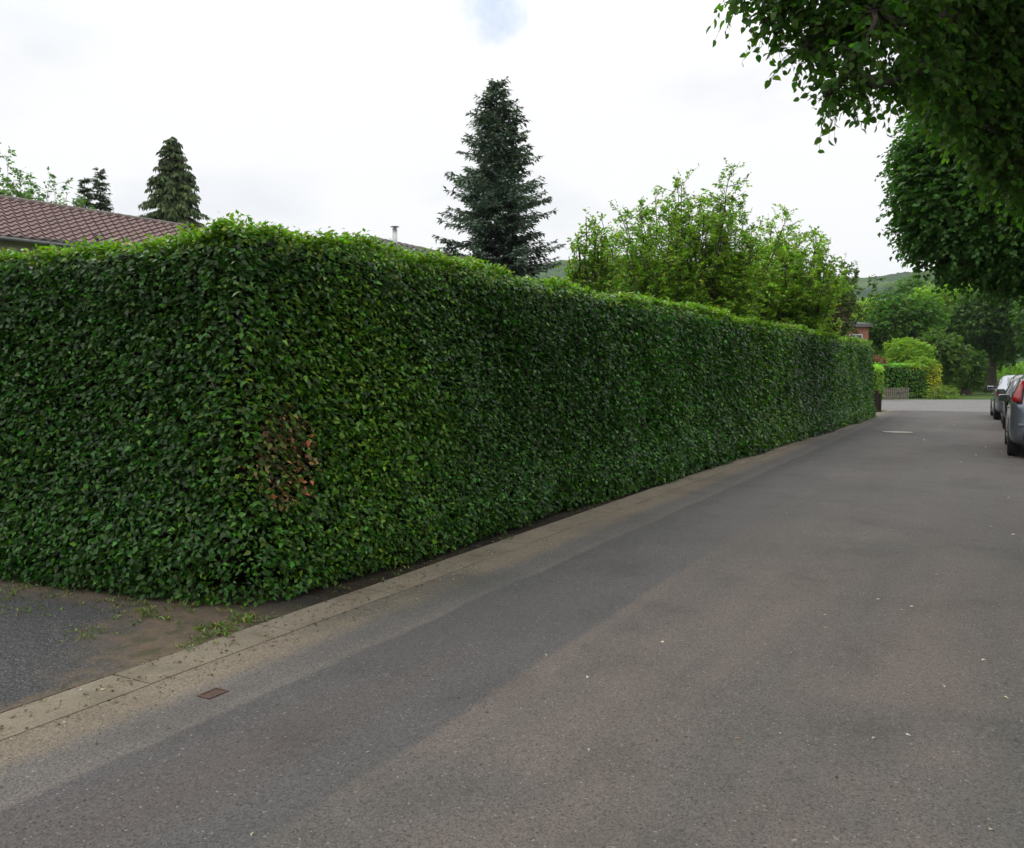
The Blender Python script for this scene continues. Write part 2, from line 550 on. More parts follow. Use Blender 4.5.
# --- road: one sheet, its surface laid in strips
def road_material():
    m, nt, out = newmat('asphalt')
    b = N(nt, 'ShaderNodeBsdfPrincipled'); b.inputs['Specular IOR Level'].default_value = .25
    geo = N(nt, 'ShaderNodeNewGeometry')
    rot = N(nt, 'ShaderNodeVectorRotate', rotation_type='Z_AXIS'); rot.inputs['Angle'].default_value = -RZ
    nt.links.new(geo.outputs['Position'], rot.inputs['Vector'])
    sep = N(nt, 'ShaderNodeSeparateXYZ'); nt.links.new(rot.outputs[0], sep.inputs[0])
    u = sep.outputs[0]; v = math_(nt, 'MULTIPLY', sep.outputs[1], -1.0)

    def noise(scale, detail=4, rough=.55, vec=None):
        n = N(nt, 'ShaderNodeTexNoise'); n.inputs['Scale'].default_value = scale; n.inputs['Detail'].default_value = detail
        n.inputs['Roughness'].default_value = rough
        nt.links.new(vec or rot.outputs[0], n.inputs['Vector']); return n.outputs['Fac']

    def step(x, lo, hi):
        n = N(nt, 'ShaderNodeMapRange'); n.interpolation_type = 'SMOOTHSTEP'
        n.inputs['From Min'].default_value = lo; n.inputs['From Max'].default_value = hi
        nt.links.new(x, n.inputs['Value']); return n.outputs[0]
    wv = math_(nt, 'ADD', v, math_(nt, 'MULTIPLY', math_(nt, 'SUBTRACT', noise(.9, 6), .5), .14))
    wf = math_(nt, 'ADD', v, math_(nt, 'MULTIPLY', math_(nt, 'SUBTRACT', noise(5, 8, .7), .5), .22))
    # stretched noise = wear along the driving direction
    mp = N(nt, 'ShaderNodeMapping'); mp.inputs['Scale'].default_value = (.12, 1.0, 1); nt.links.new(rot.outputs[0], mp.inputs['Vector'])
    along = noise(1.2, 5, .6, mp.outputs[0])
    gut = mix(nt, (.20, .165, .12), (.135, .112, .085), noise(7, 8, .7))
    grey = mix(nt, (.092, .086, .080), (.118, .108, .097), along)
    dark = mix(nt, (.064, .061, .059), (.088, .083, .079), along)
    brown = mix(nt, (.112, .094, .082), (.088, .080, .071), step(along, .38, .62))
    far = mix(nt, (.100, .092, .087), (.086, .081, .077), noise(.5, 5))
    c = mix(nt, gut, grey, step(wf, -3.46, -3.24))
    c = mix(nt, c, (.12, .105, .092), math_(nt, 'MULTIPLY', math_(nt, 'SUBTRACT', 1.0, step(math_(nt, 'ABSOLUTE', math_(nt, 'ADD', wv, 3.07)), .01, .07)), .55))
    c = mix(nt, c, dark, step(wv, -3.045, -3.005))
    # the seam between the darker strip and the old brownish carpet fades with distance along the road
    c = mix(nt, c, brown, step(wv, -2.10, -2.04))
    c = mix(nt, c, far, math_(nt, 'MULTIPLY', step(u, 5, 12), math_(nt, 'MULTIPLY', step(v, -3.0, -2.6), .8)))
    # greenish / reddish stains of different old resurfacings
    c = mix(nt, c, (.062, .066, .060), math_(nt, 'MULTIPLY', step(noise(.42, 3), .50, .66), .5))
    c = mix(nt, c, (.088, .062, .054), math_(nt, 'MULTIPLY', step(noise(.55, 3, .5, mp.outputs[0]), .54, .68), .35))
    # patches and oily darker spots
    c = mix(nt, c, (.72, .72, .72), step(noise(1.3, 6, .65), .45, .8), 'MULTIPLY')
    # aggregate
    vo = N(nt, 'ShaderNodeTexVoronoi'); vo.inputs['Scale'].default_value = 140; nt.links.new(rot.outputs[0], vo.inputs['Vector'])
    hsv = N(nt, 'ShaderNodeSeparateColor'); nt.links.new(vo.outputs['Color'], hsv.inputs[0])
    agg = N(nt, 'ShaderNodeMapRange'); agg.inputs['To Min'].default_value = .70; agg.inputs['To Max'].default_value = 1.32
    nt.links.new(hsv.outputs[0], agg.inputs['Value'])
    ac = N(nt, 'ShaderNodeCombineColor')
    for i in range(3): nt.links.new(agg.outputs[0], ac.inputs[i])
    c = mix(nt, c, ac.outputs[0], 1.0, 'MULTIPLY')
    spk = step(hsv.outputs[1], .990, .996)
    spk2 = step(hsv.outputs[2], .955, .975)
    c = mix(nt, c, (.26, .24, .22), math_(nt, 'MULTIPLY', spk, .7))
    c = mix(nt, c, (.025, .024, .024), math_(nt, 'MULTIPLY', spk2, .7))
    nt.links.new(c, b.inputs['Base Color'])
    rg = N(nt, 'ShaderNodeMapRange'); rg.inputs['To Min'].default_value = .75; rg.inputs['To Max'].default_value = .95
    nt.links.new(along, rg.inputs['Value']); nt.links.new(rg.outputs[0], b.inputs['Roughness'])
    bp = N(nt, 'ShaderNodeBump'); bp.inputs['Strength'].default_value = .55; bp.inputs['Distance'].default_value = .006
    hh = math_(nt, 'ADD', math_(nt, 'MULTIPLY', vo.outputs['Distance'], -1.2), noise(30, 6, .7))
    nt.links.new(hh, bp.inputs['Height']); nt.links.new(bp.outputs[0], b.inputs['Normal'])
    nt.links.new(b.outputs[0], out.inputs['Surface'])
    return m


ASPH = road_material()
UJ = 39.0     # where the street meets the crossing
sheet('road', [UV(-12, -3.62), UV(UJ, -3.62), UV(UJ, 2.4), UV(-12, 2.4)], 0.0, ASPH)


def granular(name, stops, scale, bigscale, rough=.95, bump=.6, bd=.01, var=(.5, 1.6)):
    m, nt, out = newmat(name)
    b = N(nt, 'ShaderNodeBsdfPrincipled'); b.inputs['Roughness'].default_value = rough; b.inputs['Specular IOR Level'].default_value = .2
    tc = N(nt, 'ShaderNodeTexCoord')
    n1 = N(nt, 'ShaderNodeTexNoise'); n1.inputs['Scale'].default_value = bigscale; n1.inputs['Detail'].default_value = 9; n1.inputs['Roughness'].default_value = .65
    nt.links.new(tc.outputs['Object'], n1.inputs['Vector'])
    r = ramp(nt, stops); nt.links.new(n1.outputs['Fac'], r.inputs['Fac'])
    vo = N(nt, 'ShaderNodeTexVoronoi'); vo.inputs['Scale'].default_value = scale; nt.links.new(tc.outputs['Object'], vo.inputs['Vector'])
    sp = N(nt, 'ShaderNodeSeparateColor'); nt.links.new(vo.outputs['Color'], sp.inputs[0])
    mr = N(nt, 'ShaderNodeMapRange'); mr.inputs['To Min'].default_value = var[0]; mr.inputs['To Max'].default_value = var[1]
    nt.links.new(sp.outputs[0], mr.inputs['Value'])
    cc = N(nt, 'ShaderNodeCombineColor')
    for i in range(3): nt.links.new(mr.outputs[0], cc.inputs[i])
    c = mix(nt, r.outputs['Color'], cc.outputs[0], 1.0, 'MULTIPLY')
    nt.links.new(c, b.inputs['Base Color'])
    bp = N(nt, 'ShaderNodeBump'); bp.inputs['Strength'].default_value = bump; bp.inputs['Distance'].default_value = bd
    nt.links.new(math_(nt, 'ADD', math_(nt, 'MULTIPLY', vo.outputs['Distance'], -1.0), n1.outputs['Fac']), bp.inputs['Height'])
    nt.links.new(bp.outputs[0], b.inputs['Normal']); nt.links.new(b.outputs[0], out.inputs['Surface'])
    return m


PALE = granular('pale_asphalt', [(.3, (.135, .13, .125)), (.7, (.165, .158, .152))], 40, .6)
TAR = granular('side_asphalt', [(.3, (.09, .086, .083)), (.7, (.12, .115, .11))], 40, .6)
# crossing street: pale surface, running left and right beyond the far end
sheet('crossing_road', [UV(UJ, -3.7), UV(UJ, 6), UV(UJ + 5, 16), UV(UJ + 14, 22), UV(UJ + 25, 18), UV(UJ + 18.5, 2.0), UV(UJ + 14.6, -5.3), UV(UJ + 9, -16), UV(UJ + 1, -34), UV(UJ - 7, -34), UV(UJ - 3.0, -14), UV(UJ - 2.5, -7), UV(UJ - 2.2, -4.6), UV(UJ - 3.0, -3.9)], -.008, PALE)

# --- kerb of flush concrete slabs with joints, one strip of them
KERB = granular('kerb_concrete', [(.25, (.105, .088, .062)), (.5, (.17, .145, .108)), (.78, (.215, .185, .14))], 230, 2.4, bump=.4, bd=.004, var=(.75, 1.28))


def kerb_strip(name, u0, u1, v0, v1, z0, z1, L=.5, seed=3, row2=True):
    rng = np.random.default_rng(seed)
    mb = MB()
    u = u0
    while u < u1:
        l = L * rng.uniform(.96, 1.04)
        g = .008
        zt = z1 + rng.uniform(0, .0015)
        c = UV(u + l / 2, (v0 + v1) / 2 + rng.normal(0, .003), (z0 + zt) / 2)
        mb.box(c, (l - g, v1 - v0, zt - z0), RZ + rng.normal(0, .004))
        u += l
    o = obj(name, mb.mesh(name, bevel=.002), KERB)
    tag(o, kind='structure')
    return o


kerb_strip('kerb', -6, 37.2, -3.90, -3.615, -.1, .0045, L=1.0)
# far corner of the kerb bends left into the crossing street
mb = MB()
for i in range(14):
    a = i / 13 * math.radians(75)
    c = np.array([37.3, -5.6]) + 1.85 * np.array([math.sin(a), math.cos(a)])
    mb.box(UV(c[0], c[1], -.03), (.2, .27, .13), RZ - a)
for i in range(24):
    mb.box(UV(39.2 - i * .12, -5.65 - i * .5, -.03), (.27, .48, .13), RZ + .23)
tag(obj('corner_kerb', mb.mesh('corner_kerb', bevel=.01), KERB), kind='structure')
kerb_strip('right_kerb', -8, 38, 2.42, 2.58, -.1, .11, L=1.0, seed=5)
VERGE = granular('verge_soil', [(.35, (.045, .06, .018)), (.55, (.07, .055, .035)), (.75, (.05, .085, .022))], 60, 2)
sheet('verge', [UV(-12, 2.58), UV(39, 2.58), UV(44, 12), UV(-12, 14)], .06, VERGE)

# --- dirt strip between kerb and hedge, and the drive on the left
SHADED_SOIL = granular('soil', [(.3, (.014, .011, .008)), (.55, (.028, .021, .013)), (.75, (.045, .036, .02))], 70, 3.0, bump=.9, bd=.02)  # soil colour darkened: shade under the hedge is painted into it
HC = G(236, 604)[:2]           # hedge corner at the ground
HB = G(868, 417)[:2]           # far end of the hedge
HL = G(-330, 541)[:2]          # the left leg runs out of frame
sheet('shaded_soil_strip', [UV(3.9, -3.9), UV(UJ - 2, -3.9), UV(UJ - 2, -6.5), UV(6, -6.8), UV(4.3, -5.3)], .004, SHADED_SOIL)


_d = (HL - HC) / np.linalg.norm(HL - HC); NL = np.array([-_d[1], _d[0]])
if NL[1] > 0: NL = -NL


def drive_material():
    m, nt, out = newmat('drive_gravel')
    b = N(nt, 'ShaderNodeBsdfPrincipled'); b.inputs['Roughness'].default_value = .92; b.inputs['Specular IOR Level'].default_value = .25
    geo = N(nt, 'ShaderNodeNewGeometry')
    rot = N(nt, 'ShaderNodeVectorRotate', rotation_type='Z_AXIS'); rot.inputs['Angle'].default_value = -RZ
    nt.links.new(geo.outputs['Position'], rot.inputs['Vector'])
    sep = N(nt, 'ShaderNodeSeparateXYZ'); nt.links.new(rot.outputs[0], sep.inputs[0])
    u = sep.outputs[0]; v = math_(nt, 'MULTIPLY', sep.outputs[1], -1.0)

    def noise(scale, detail=4, rough=.55):
        n = N(nt, 'ShaderNodeTexNoise'); n.inputs['Scale'].default_value = scale; n.inputs['Detail'].default_value = detail
        n.inputs['Roughness'].default_value = rough
        nt.links.new(rot.outputs[0], n.inputs['Vector']); return n.outputs['Fac']

    def step(x, lo, hi):
        n = N(nt, 'ShaderNodeMapRange'); n.interpolation_type = 'SMOOTHSTEP'
        n.inputs['From Min'].default_value = lo; n.inputs['From Max'].default_value = hi
        nt.links.new(x, n.inputs['Value']); return n.outputs[0]
    vo = N(nt, 'ShaderNodeTexVoronoi'); vo.inputs['Scale'].default_value = 110; nt.links.new(rot.outputs[0], vo.inputs['Vector'])
    sp = N(nt, 'ShaderNodeSeparateColor'); nt.links.new(vo.outputs['Color'], sp.inputs[0])
    g = mix(nt, (.024, .024, .025), (.092, .091, .09), sp.outputs[0])
    g = mix(nt, g, (.24, .23, .22), math_(nt, 'MULTIPLY', step(sp.outputs[1], .965, .98), .6))
    dirt = mix(nt, (.06, .045, .028), (.19, .14, .09), noise(14, 8, .7))
    dirt = mix(nt, dirt, (.035, .045, .015), math_(nt, 'MULTIPLY', step(noise(6, 6, .6), .5, .62), .6))
    dirt = mix(nt, dirt, (.021, .016, .010), step(math_(nt, 'ADD', u, math_(nt, 'MULTIPLY', noise(5, 6), .5)), 4.0, 4.8))  # dirt darkened beside the hedge: painted shade, to meet the soil strip
    w = math_(nt, 'MULTIPLY', math_(nt, 'SUBTRACT', noise(3.5, 8, .65), .5), 1.5)
    # dirt gathers in the corner where kerb and hedge meet, thinning along the kerb
    a1 = step(math_(nt, 'ADD', math_(nt, 'ADD', math_(nt, 'MULTIPLY', v, 1.0), math_(nt, 'MULTIPLY', u, 1.0)), w), -1.55, -.75)
    a2 = step(math_(nt, 'ADD', v, math_(nt, 'MULTIPLY', w, .16)), -4.02, -3.92)
    # and lies along the foot of the hedge
    dot = N(nt, 'ShaderNodeVectorMath', operation='DOT_PRODUCT'); dot.inputs[1].default_value = (NL[0], NL[1], 0)
    nt.links.new(geo.outputs['Position'], dot.inputs[0])
    dh = math_(nt, 'SUBTRACT', dot.outputs['Value'], float(np.dot(NL, HC)))
    a3 = math_(nt, 'SUBTRACT', 1.0, step(math_(nt, 'ADD', dh, math_(nt, 'MULTIPLY', w, .25)), .12, .50))
    f = math_(nt, 'MAXIMUM', math_(nt, 'MAXIMUM', a1, a3), math_(nt, 'MULTIPLY', a2, .8))
    c = mix(nt, g, dirt, math_(nt, 'MULTIPLY', f, .85))
    nt.links.new(c, b.inputs['Base Color'])
    bp = N(nt, 'ShaderNodeBump'); bp.inputs['Strength'].default_value = .8; bp.inputs['Distance'].default_value = .012
    nt.links.new(math_(nt, 'ADD', math_(nt, 'MULTIPLY', vo.outputs['Distance'], -1.0), noise(25, 6)), bp.inputs['Height'])
    nt.links.new(bp.outputs[0], b.inputs['Normal']); nt.links.new(b.outputs[0], out.inputs['Surface'])
    return m


sheet('driveway', [UV(-6, -3.9), UV(4.6, -3.9), UV(5.2, -9.4), UV(7.0, -15), UV(-6, -15)], .007, drive_material())

# =================================================================== THE BIG HEDGE
def path_hedge(points, closed=False, rc=.35):
    """outer face path with a rounded corner; returns dense xy samples, normals, arc length"""
    P = [np.array(p, float) for p in points]
    out = []
    for i in range(len(P)):
        if 0 < i < len(P) - 1:
            a = norm((P[i - 1] - P[i])[None])[0]; b = norm((P[i + 1] - P[i])[None])[0]
            p0 = P[i] + a * rc; p2 = P[i] + b * rc
            for t in np.linspace(0, 1, 9):
                out.append((1 - t) ** 2 * p0 + 2 * t * (1 - t) * P[i] + t * t * p2)
        else:
            out.append(P[i])
    o = np.array(out)
    seg = np.linalg.norm(np.diff(o, axis=0), axis=1)
    s = np.concatenate([[0], np.cumsum(seg)])
    return o, s


def sample_path(o, s, q):
    x = np.interp(q, s, o[:, 0]); y = np.interp(q, s, o[:, 1])
    e = .05
    dx = np.interp(q + e, s, o[:, 0]) - np.interp(q - e, s, o[:, 0])
    dy = np.interp(q + e, s, o[:, 1]) - np.interp(q - e, s, o[:, 1])
    t = norm(np.stack([dx, dy], 1))
    return np.stack([x, y], 1), t


HEDGE_TOP = 2.53


def build_big_hedge():
    rng = np.random.default_rng(5)
    root = empty('clipped_hedge', (HC[0], HC[1], 0))
    tag(root, 'long tall dark green clipped hedge with a brown dead patch near its street corner', 'hedge')
    T = 1.25     # thickness
    # loop around the outside: left leg outer, corner, street face, far end, then back along the garden side
    dl = norm((HL - HC)[None])[0]; db = norm((HB - HC)[None])[0]
    nb = np.array([db[1], -db[0]])      # towards the street
    nl = np.array([-dl[1], dl[0]])      # towards the camera side
    if nl[1] > 0: nl = -nl
    inner_corner = HC + db * T / max(.2, abs(np.dot(nl, db))) * 1.0 + dl * T / max(.2, abs(np.dot(nb, dl)))
    loopP = [HL, HC, HB, HB - nb * T, inner_corner, HL - nl * T]
    o, s = path_hedge(loopP + [HL], rc=.17)
    total = s[-1]
    # ---- face leaves
    def face(s0, s1, dens_near, size_near, jitter=.09, zlo=.10, near_only=True):
        nS = 2600
        q = np.linspace(s0, s1, nS)
        xy, t = sample_path(o, s, q)
        dist = np.linalg.norm(xy, axis=1)
        grow = np.clip(dist / 9.0, 1, 1.75)
        dens = dens_near / grow ** 1.9
        ds = (s1 - s0) / nS
        cnt = rng.poisson(dens * ds * (HEDGE_TOP - zlo))
        qq = np.repeat(q, cnt) + rng.uniform(0, ds, cnt.sum())
        gg = np.repeat(grow, cnt)
        return qq, gg
    sets = []
    lens = np.cumsum([0] + [np.linalg.norm(np.array(loopP[i + 1]) - np.array(loopP[i])) for i in range(5)])
    sC = np.linalg.norm(HC - HL); sB = sC + np.linalg.norm(HB - HC) - .3
    vis_from = max(0, sC - 3.6)
    q1, g1 = face(vis_from, sB + 1.2, 4300, .05)
    q2, g2 = face(0, vis_from, 500, .07)
    q3, g3 = face(sB + 1.2, total - .01, 330, .09)
    qq = np.concatenate([q1, q2, q3]); gg = np.concatenate([g1, g2 * 1.7, np.maximum(g3, 1.9)])
    n = len(qq)
    xy, t = sample_path(o, s, qq)
    nrm2 = np.stack([t[:, 1], -t[:, 0]], 1)
    z = rng.uniform(.012, 1, n) * (HEDGE_TOP - .10 * np.clip((sC - qq) / 3.0, 0, 1.2))
    p3 = np.column_stack([xy, z])
    hs = lambda q_: HEDGE_TOP - .10 * np.clip((sC - q_) / 3.0, 0, 1.2)
    bulge = .17 + .045 * snoise(p3, 2.2, 3) + .02 * snoise(p3, 7.0, 4)
    # foot drawn in, top edge rounded, slight batter
    foot = -.02 * np.clip((.12 - z) / .12, 0, 1) ** 1.5 + .07 * np.exp(-((z - .35) / .25) ** 2)
    topr = -.16 * np.clip((z - (HEDGE_TOP - .16)) / .16, 0, 1) ** 2
    deep = -np.abs(rng.normal(0, .095, n))
    batter = -.03 * z / HEDGE_TOP - np.where(qq < sC, .32 * z / HEDGE_TOP, 0)
    batter = batter + np.where(qq > sC, .09 * np.exp(-((z - .1) / .3) ** 2), 0)
    off = bulge + foot + topr + deep + batter
    pos = np.column_stack([xy + nrm2 * off[:, None], z + .015 * snoise(p3, 1.5, 9)])
    n3 = np.column_stack([nrm2, np.zeros(n)])
    t3 = np.column_stack([t, np.zeros(n)])
    ax = np.array([0, 0, -1.0]) * rng.uniform(.0, .8, n)[:, None] + t3 * rng.normal(0, .95, n)[:, None] + n3 * rng.uniform(.1, .9, n)[:, None]
    nn = n3 * .55 + np.array([0, 0, .75]) + rng.normal(0, .55, (n, 3))
    size = .041 * gg * np.clip(np.exp(rng.normal(0, .28, n)), .5, 1.55)
    # colour of the growth, plus light painted into the top leaves
    s_from = qq - sC        # metres right of the corner
    base = np.array([.028, .084, .0085])
    c = vary(n, base, .50, .16, rng)
    big = snoise(p3, .9, 21)
    c *= np.exp(.22 * big)[:, None]
    yel = np.exp(-((s_from - 1.15) / .95) ** 2) * np.clip(1.15 - np.abs(z - 1.2) / 1.5, 0, 1)
    yel = np.maximum(yel, .55 * np.exp(-((s_from - 14.5) / 2.2) ** 2))
    yel = np.maximum(yel, .5 * np.exp(-((s_from - 24.0) / 3.0) ** 2))
    yel = np.maximum(yel, .32 * (snoise(p3, 1.4, 33) > .75))
    yel = np.clip(yel + .15 * snoise(p3, 5, 35) * (yel > .1), 0, 1)
    ymask = rng.uniform(0, 1, n) < yel * .85
    c[ymask] = vary(ymask.sum(), (.078, .175, .012), .38, .15, rng)
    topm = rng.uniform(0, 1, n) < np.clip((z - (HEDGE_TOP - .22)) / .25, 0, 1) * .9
    c[topm] = vary(topm.sum(), (.12, .22, .018), .28, .15, rng)  # paler top: new growth, with light through the leaves painted in
    # dead brown patch
    dd = ((s_from - .34) / .30) ** 2 + ((z - 1.0) / .36) ** 2 + .35 * snoise(p3, 9, 41)
    br = rng.uniform(0, 1, n) < np.clip(1.2 - dd, 0, .6)
    c[br] = vary(br.sum(), (.18, .125, .048), .6, .2, rng)
    red = br & (rng.uniform(0, 1, n) < .14)
    c[red] = vary(red.sum(), (.30, .10, .045), .4, .15, rng)
    keep = ~(br & (rng.uniform(0, 1, n) < .36))
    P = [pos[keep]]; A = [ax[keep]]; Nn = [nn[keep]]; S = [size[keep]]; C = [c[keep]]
    # ---- top: leaves over the whole top, and fresh upright shoots, densest along the edges; back light put into their colour
    def top_leaves(q0, q1, dens, edge):
        L = q1 - q0
        nS = int(L / .05)
        q = np.linspace(q0, q1, nS)
        xy, t = sample_path(o, s, q)
        g = np.clip(np.linalg.norm(xy, axis=1) / 9, 1, 1.8)
        cnt = rng.poisson(dens * .05 / g ** 1.8 * 1.0)
        qs = np.repeat(q, cnt) + rng.uniform(0, .05, cnt.sum()); gs = np.repeat(g, cnt)
        m = len(qs)
        xy, t = sample_path(o, s, qs)
        nr = np.stack([t[:, 1], -t[:, 0]], 1)
        bat = np.where(qs < sC, .30, 0.0)
        d = bat + (rng.uniform(0, 1, m) ** (1.3 if edge else 1) * (T if not edge else .6) - .08)
        pz = hs(qs) - .02 + .045 * snoise(np.column_stack([xy, d]), 3.2, 8) + .03 * snoise(np.column_stack([xy, d]), 11, 18) - .03 + .05 * np.clip(d - bat, 0, .3)
        h = np.abs(rng.normal(0, .035, m))
        pos = np.column_stack([xy - nr * d[:, None], pz + h])
        th = rng.uniform(0, 6.28, m)
        a = np.column_stack([np.cos(th), np.sin(th), rng.uniform(-.2, 1.2, m)])
        nnn = np.column_stack([rng.normal(0, .5, (m, 2)), np.full(m, .9)])
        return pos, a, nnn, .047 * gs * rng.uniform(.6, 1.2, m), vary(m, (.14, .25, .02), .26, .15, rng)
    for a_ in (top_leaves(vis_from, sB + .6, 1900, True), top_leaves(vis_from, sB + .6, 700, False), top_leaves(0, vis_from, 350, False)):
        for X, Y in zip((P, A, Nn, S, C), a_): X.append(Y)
    # upright shoots sticking out
    m = 40
    qs = rng.uniform(vis_from, sB + .5, m)
    xy, t = sample_path(o, s, qs)
    nr = np.stack([t[:, 1], -t[:, 0]], 1)
    cen = np.column_stack([xy - nr * (rng.uniform(0, .5, m) + np.where(qs < sC, .3, 0))[:, None], hs(qs) - .03])
    po, axx, nx, sz, ix = sprays(cen, np.column_stack([rng.normal(0, .35, (m, 2)), np.ones(m)]), 5, rng.uniform(.04, .10, m), .045, rng, droop=-.2)
    P.append(po); A.append(axx); Nn.append(nx); S.append(sz); C.append(vary(len(po), (.14, .25, .02), .25, .15, rng))
    # small shoots off the street faces for a ragged outline
    m = 2200
    qs = rng.uniform(vis_from, sB + .8, m)
    xy, t = sample_path(o, s, qs); nr = np.stack([t[:, 1], -t[:, 0]], 1)
    zz = rng.uniform(.12, HEDGE_TOP - .08, m)
    cen = np.column_stack([xy - nr * (.03 + np.where(qs < sC, .32 * zz / HEDGE_TOP, 0))[:, None], zz])
    po, axx, nx, sz, ix = sprays(cen, np.column_stack([nr + rng.normal(0, .5, (m, 2)), rng.normal(.1, .4, m)]), 5, rng.uniform(.05, .12, m), .05, rng, droop=.4)
    P.append(po); A.append(axx); Nn.append(nx); S.append(sz); C.append(vary(len(po), base * 1.15, .3, .15, rng))
    me = leaf_mesh('hedge_foliage', np.concatenate(P), np.concatenate(A), np.concatenate(Nn), np.concatenate(S), np.concatenate(C), T_LEAF)
    obj('foliage', me, LEAF, root)
    # ---- added dark core for the shade inside: the same outline drawn inwards
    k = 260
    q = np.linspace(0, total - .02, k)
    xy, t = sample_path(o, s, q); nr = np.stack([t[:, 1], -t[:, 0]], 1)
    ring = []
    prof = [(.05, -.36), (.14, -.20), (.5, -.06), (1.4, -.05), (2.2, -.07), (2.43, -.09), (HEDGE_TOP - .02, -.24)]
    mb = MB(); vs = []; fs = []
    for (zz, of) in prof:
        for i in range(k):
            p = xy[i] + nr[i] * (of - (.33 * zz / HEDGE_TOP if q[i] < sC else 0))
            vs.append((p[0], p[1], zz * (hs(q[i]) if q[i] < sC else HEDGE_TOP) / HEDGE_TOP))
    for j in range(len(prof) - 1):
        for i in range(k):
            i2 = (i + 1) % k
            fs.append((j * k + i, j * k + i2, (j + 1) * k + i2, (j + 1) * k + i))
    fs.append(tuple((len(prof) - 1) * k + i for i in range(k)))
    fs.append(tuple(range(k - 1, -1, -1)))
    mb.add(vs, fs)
    obj('inner_twigs', mb.mesh('inner_twigs'), CORE_SHADE, root)
    # ---- bare dead twigs showing where the hedge has died back
    mb = MB()
    for i in range(110):
        sx = sC + .36 + rng.normal(0, .17); zz = 1.02 + rng.normal(0, .22)
        xy, t = sample_path(o, s, np.array([sx])); nr = np.array([t[0, 1], -t[0, 0], 0]); tt = np.array([t[0, 0], t[0, 1], 0])
        a = np.array([xy[0, 0], xy[0, 1], zz]) + nr * rng.uniform(-.02, .06)
        d = nr * rng.uniform(.3, 1) + tt * rng.normal(0, .7) + np.array([0, 0, rng.normal(.3, .6)]); d /= np.linalg.norm(d)
        L_ = rng.uniform(.06, .15)
        m_ = a + d * L_ * .5 + rng.normal(0, .008, 3)
        mb.tube([a, m_, a + d * L_ + rng.normal(0, .012, 3)], [.0035, .0025, .0012], n=4, cap=False)
    dt = obj('dead_twigs', mb.mesh('dead_twigs'), plain('dead_wood', (.20, .16, .12), (.12, .095, .07), scale=30, rough=.95), root)
    dt['kind'] = 'stuff'
    # ---- stems
    for sx in np.arange(.5, sC + np.linalg.norm(HB - HC) - .4, .42):
        xy, t = sample_path(o, s, np.array([sx])); nr = np.array([t[0, 1], -t[0, 0]])
        if abs(sx - sC) < .3: continue
        p = xy[0] - nr * (.36 + rng.normal(0, .05))
        mb = MB()
        limb(mb, (p[0], p[1], -.05), (p[0] + rng.normal(0, .06), p[1] + rng.normal(0, .06), .55), .028 * rng.uniform(.6, 1.2), .015, n=3, nn=6, rng=rng)
        obj('stem', mb.mesh('stem', True), BARK, root)
    return root


build_big_hedge()


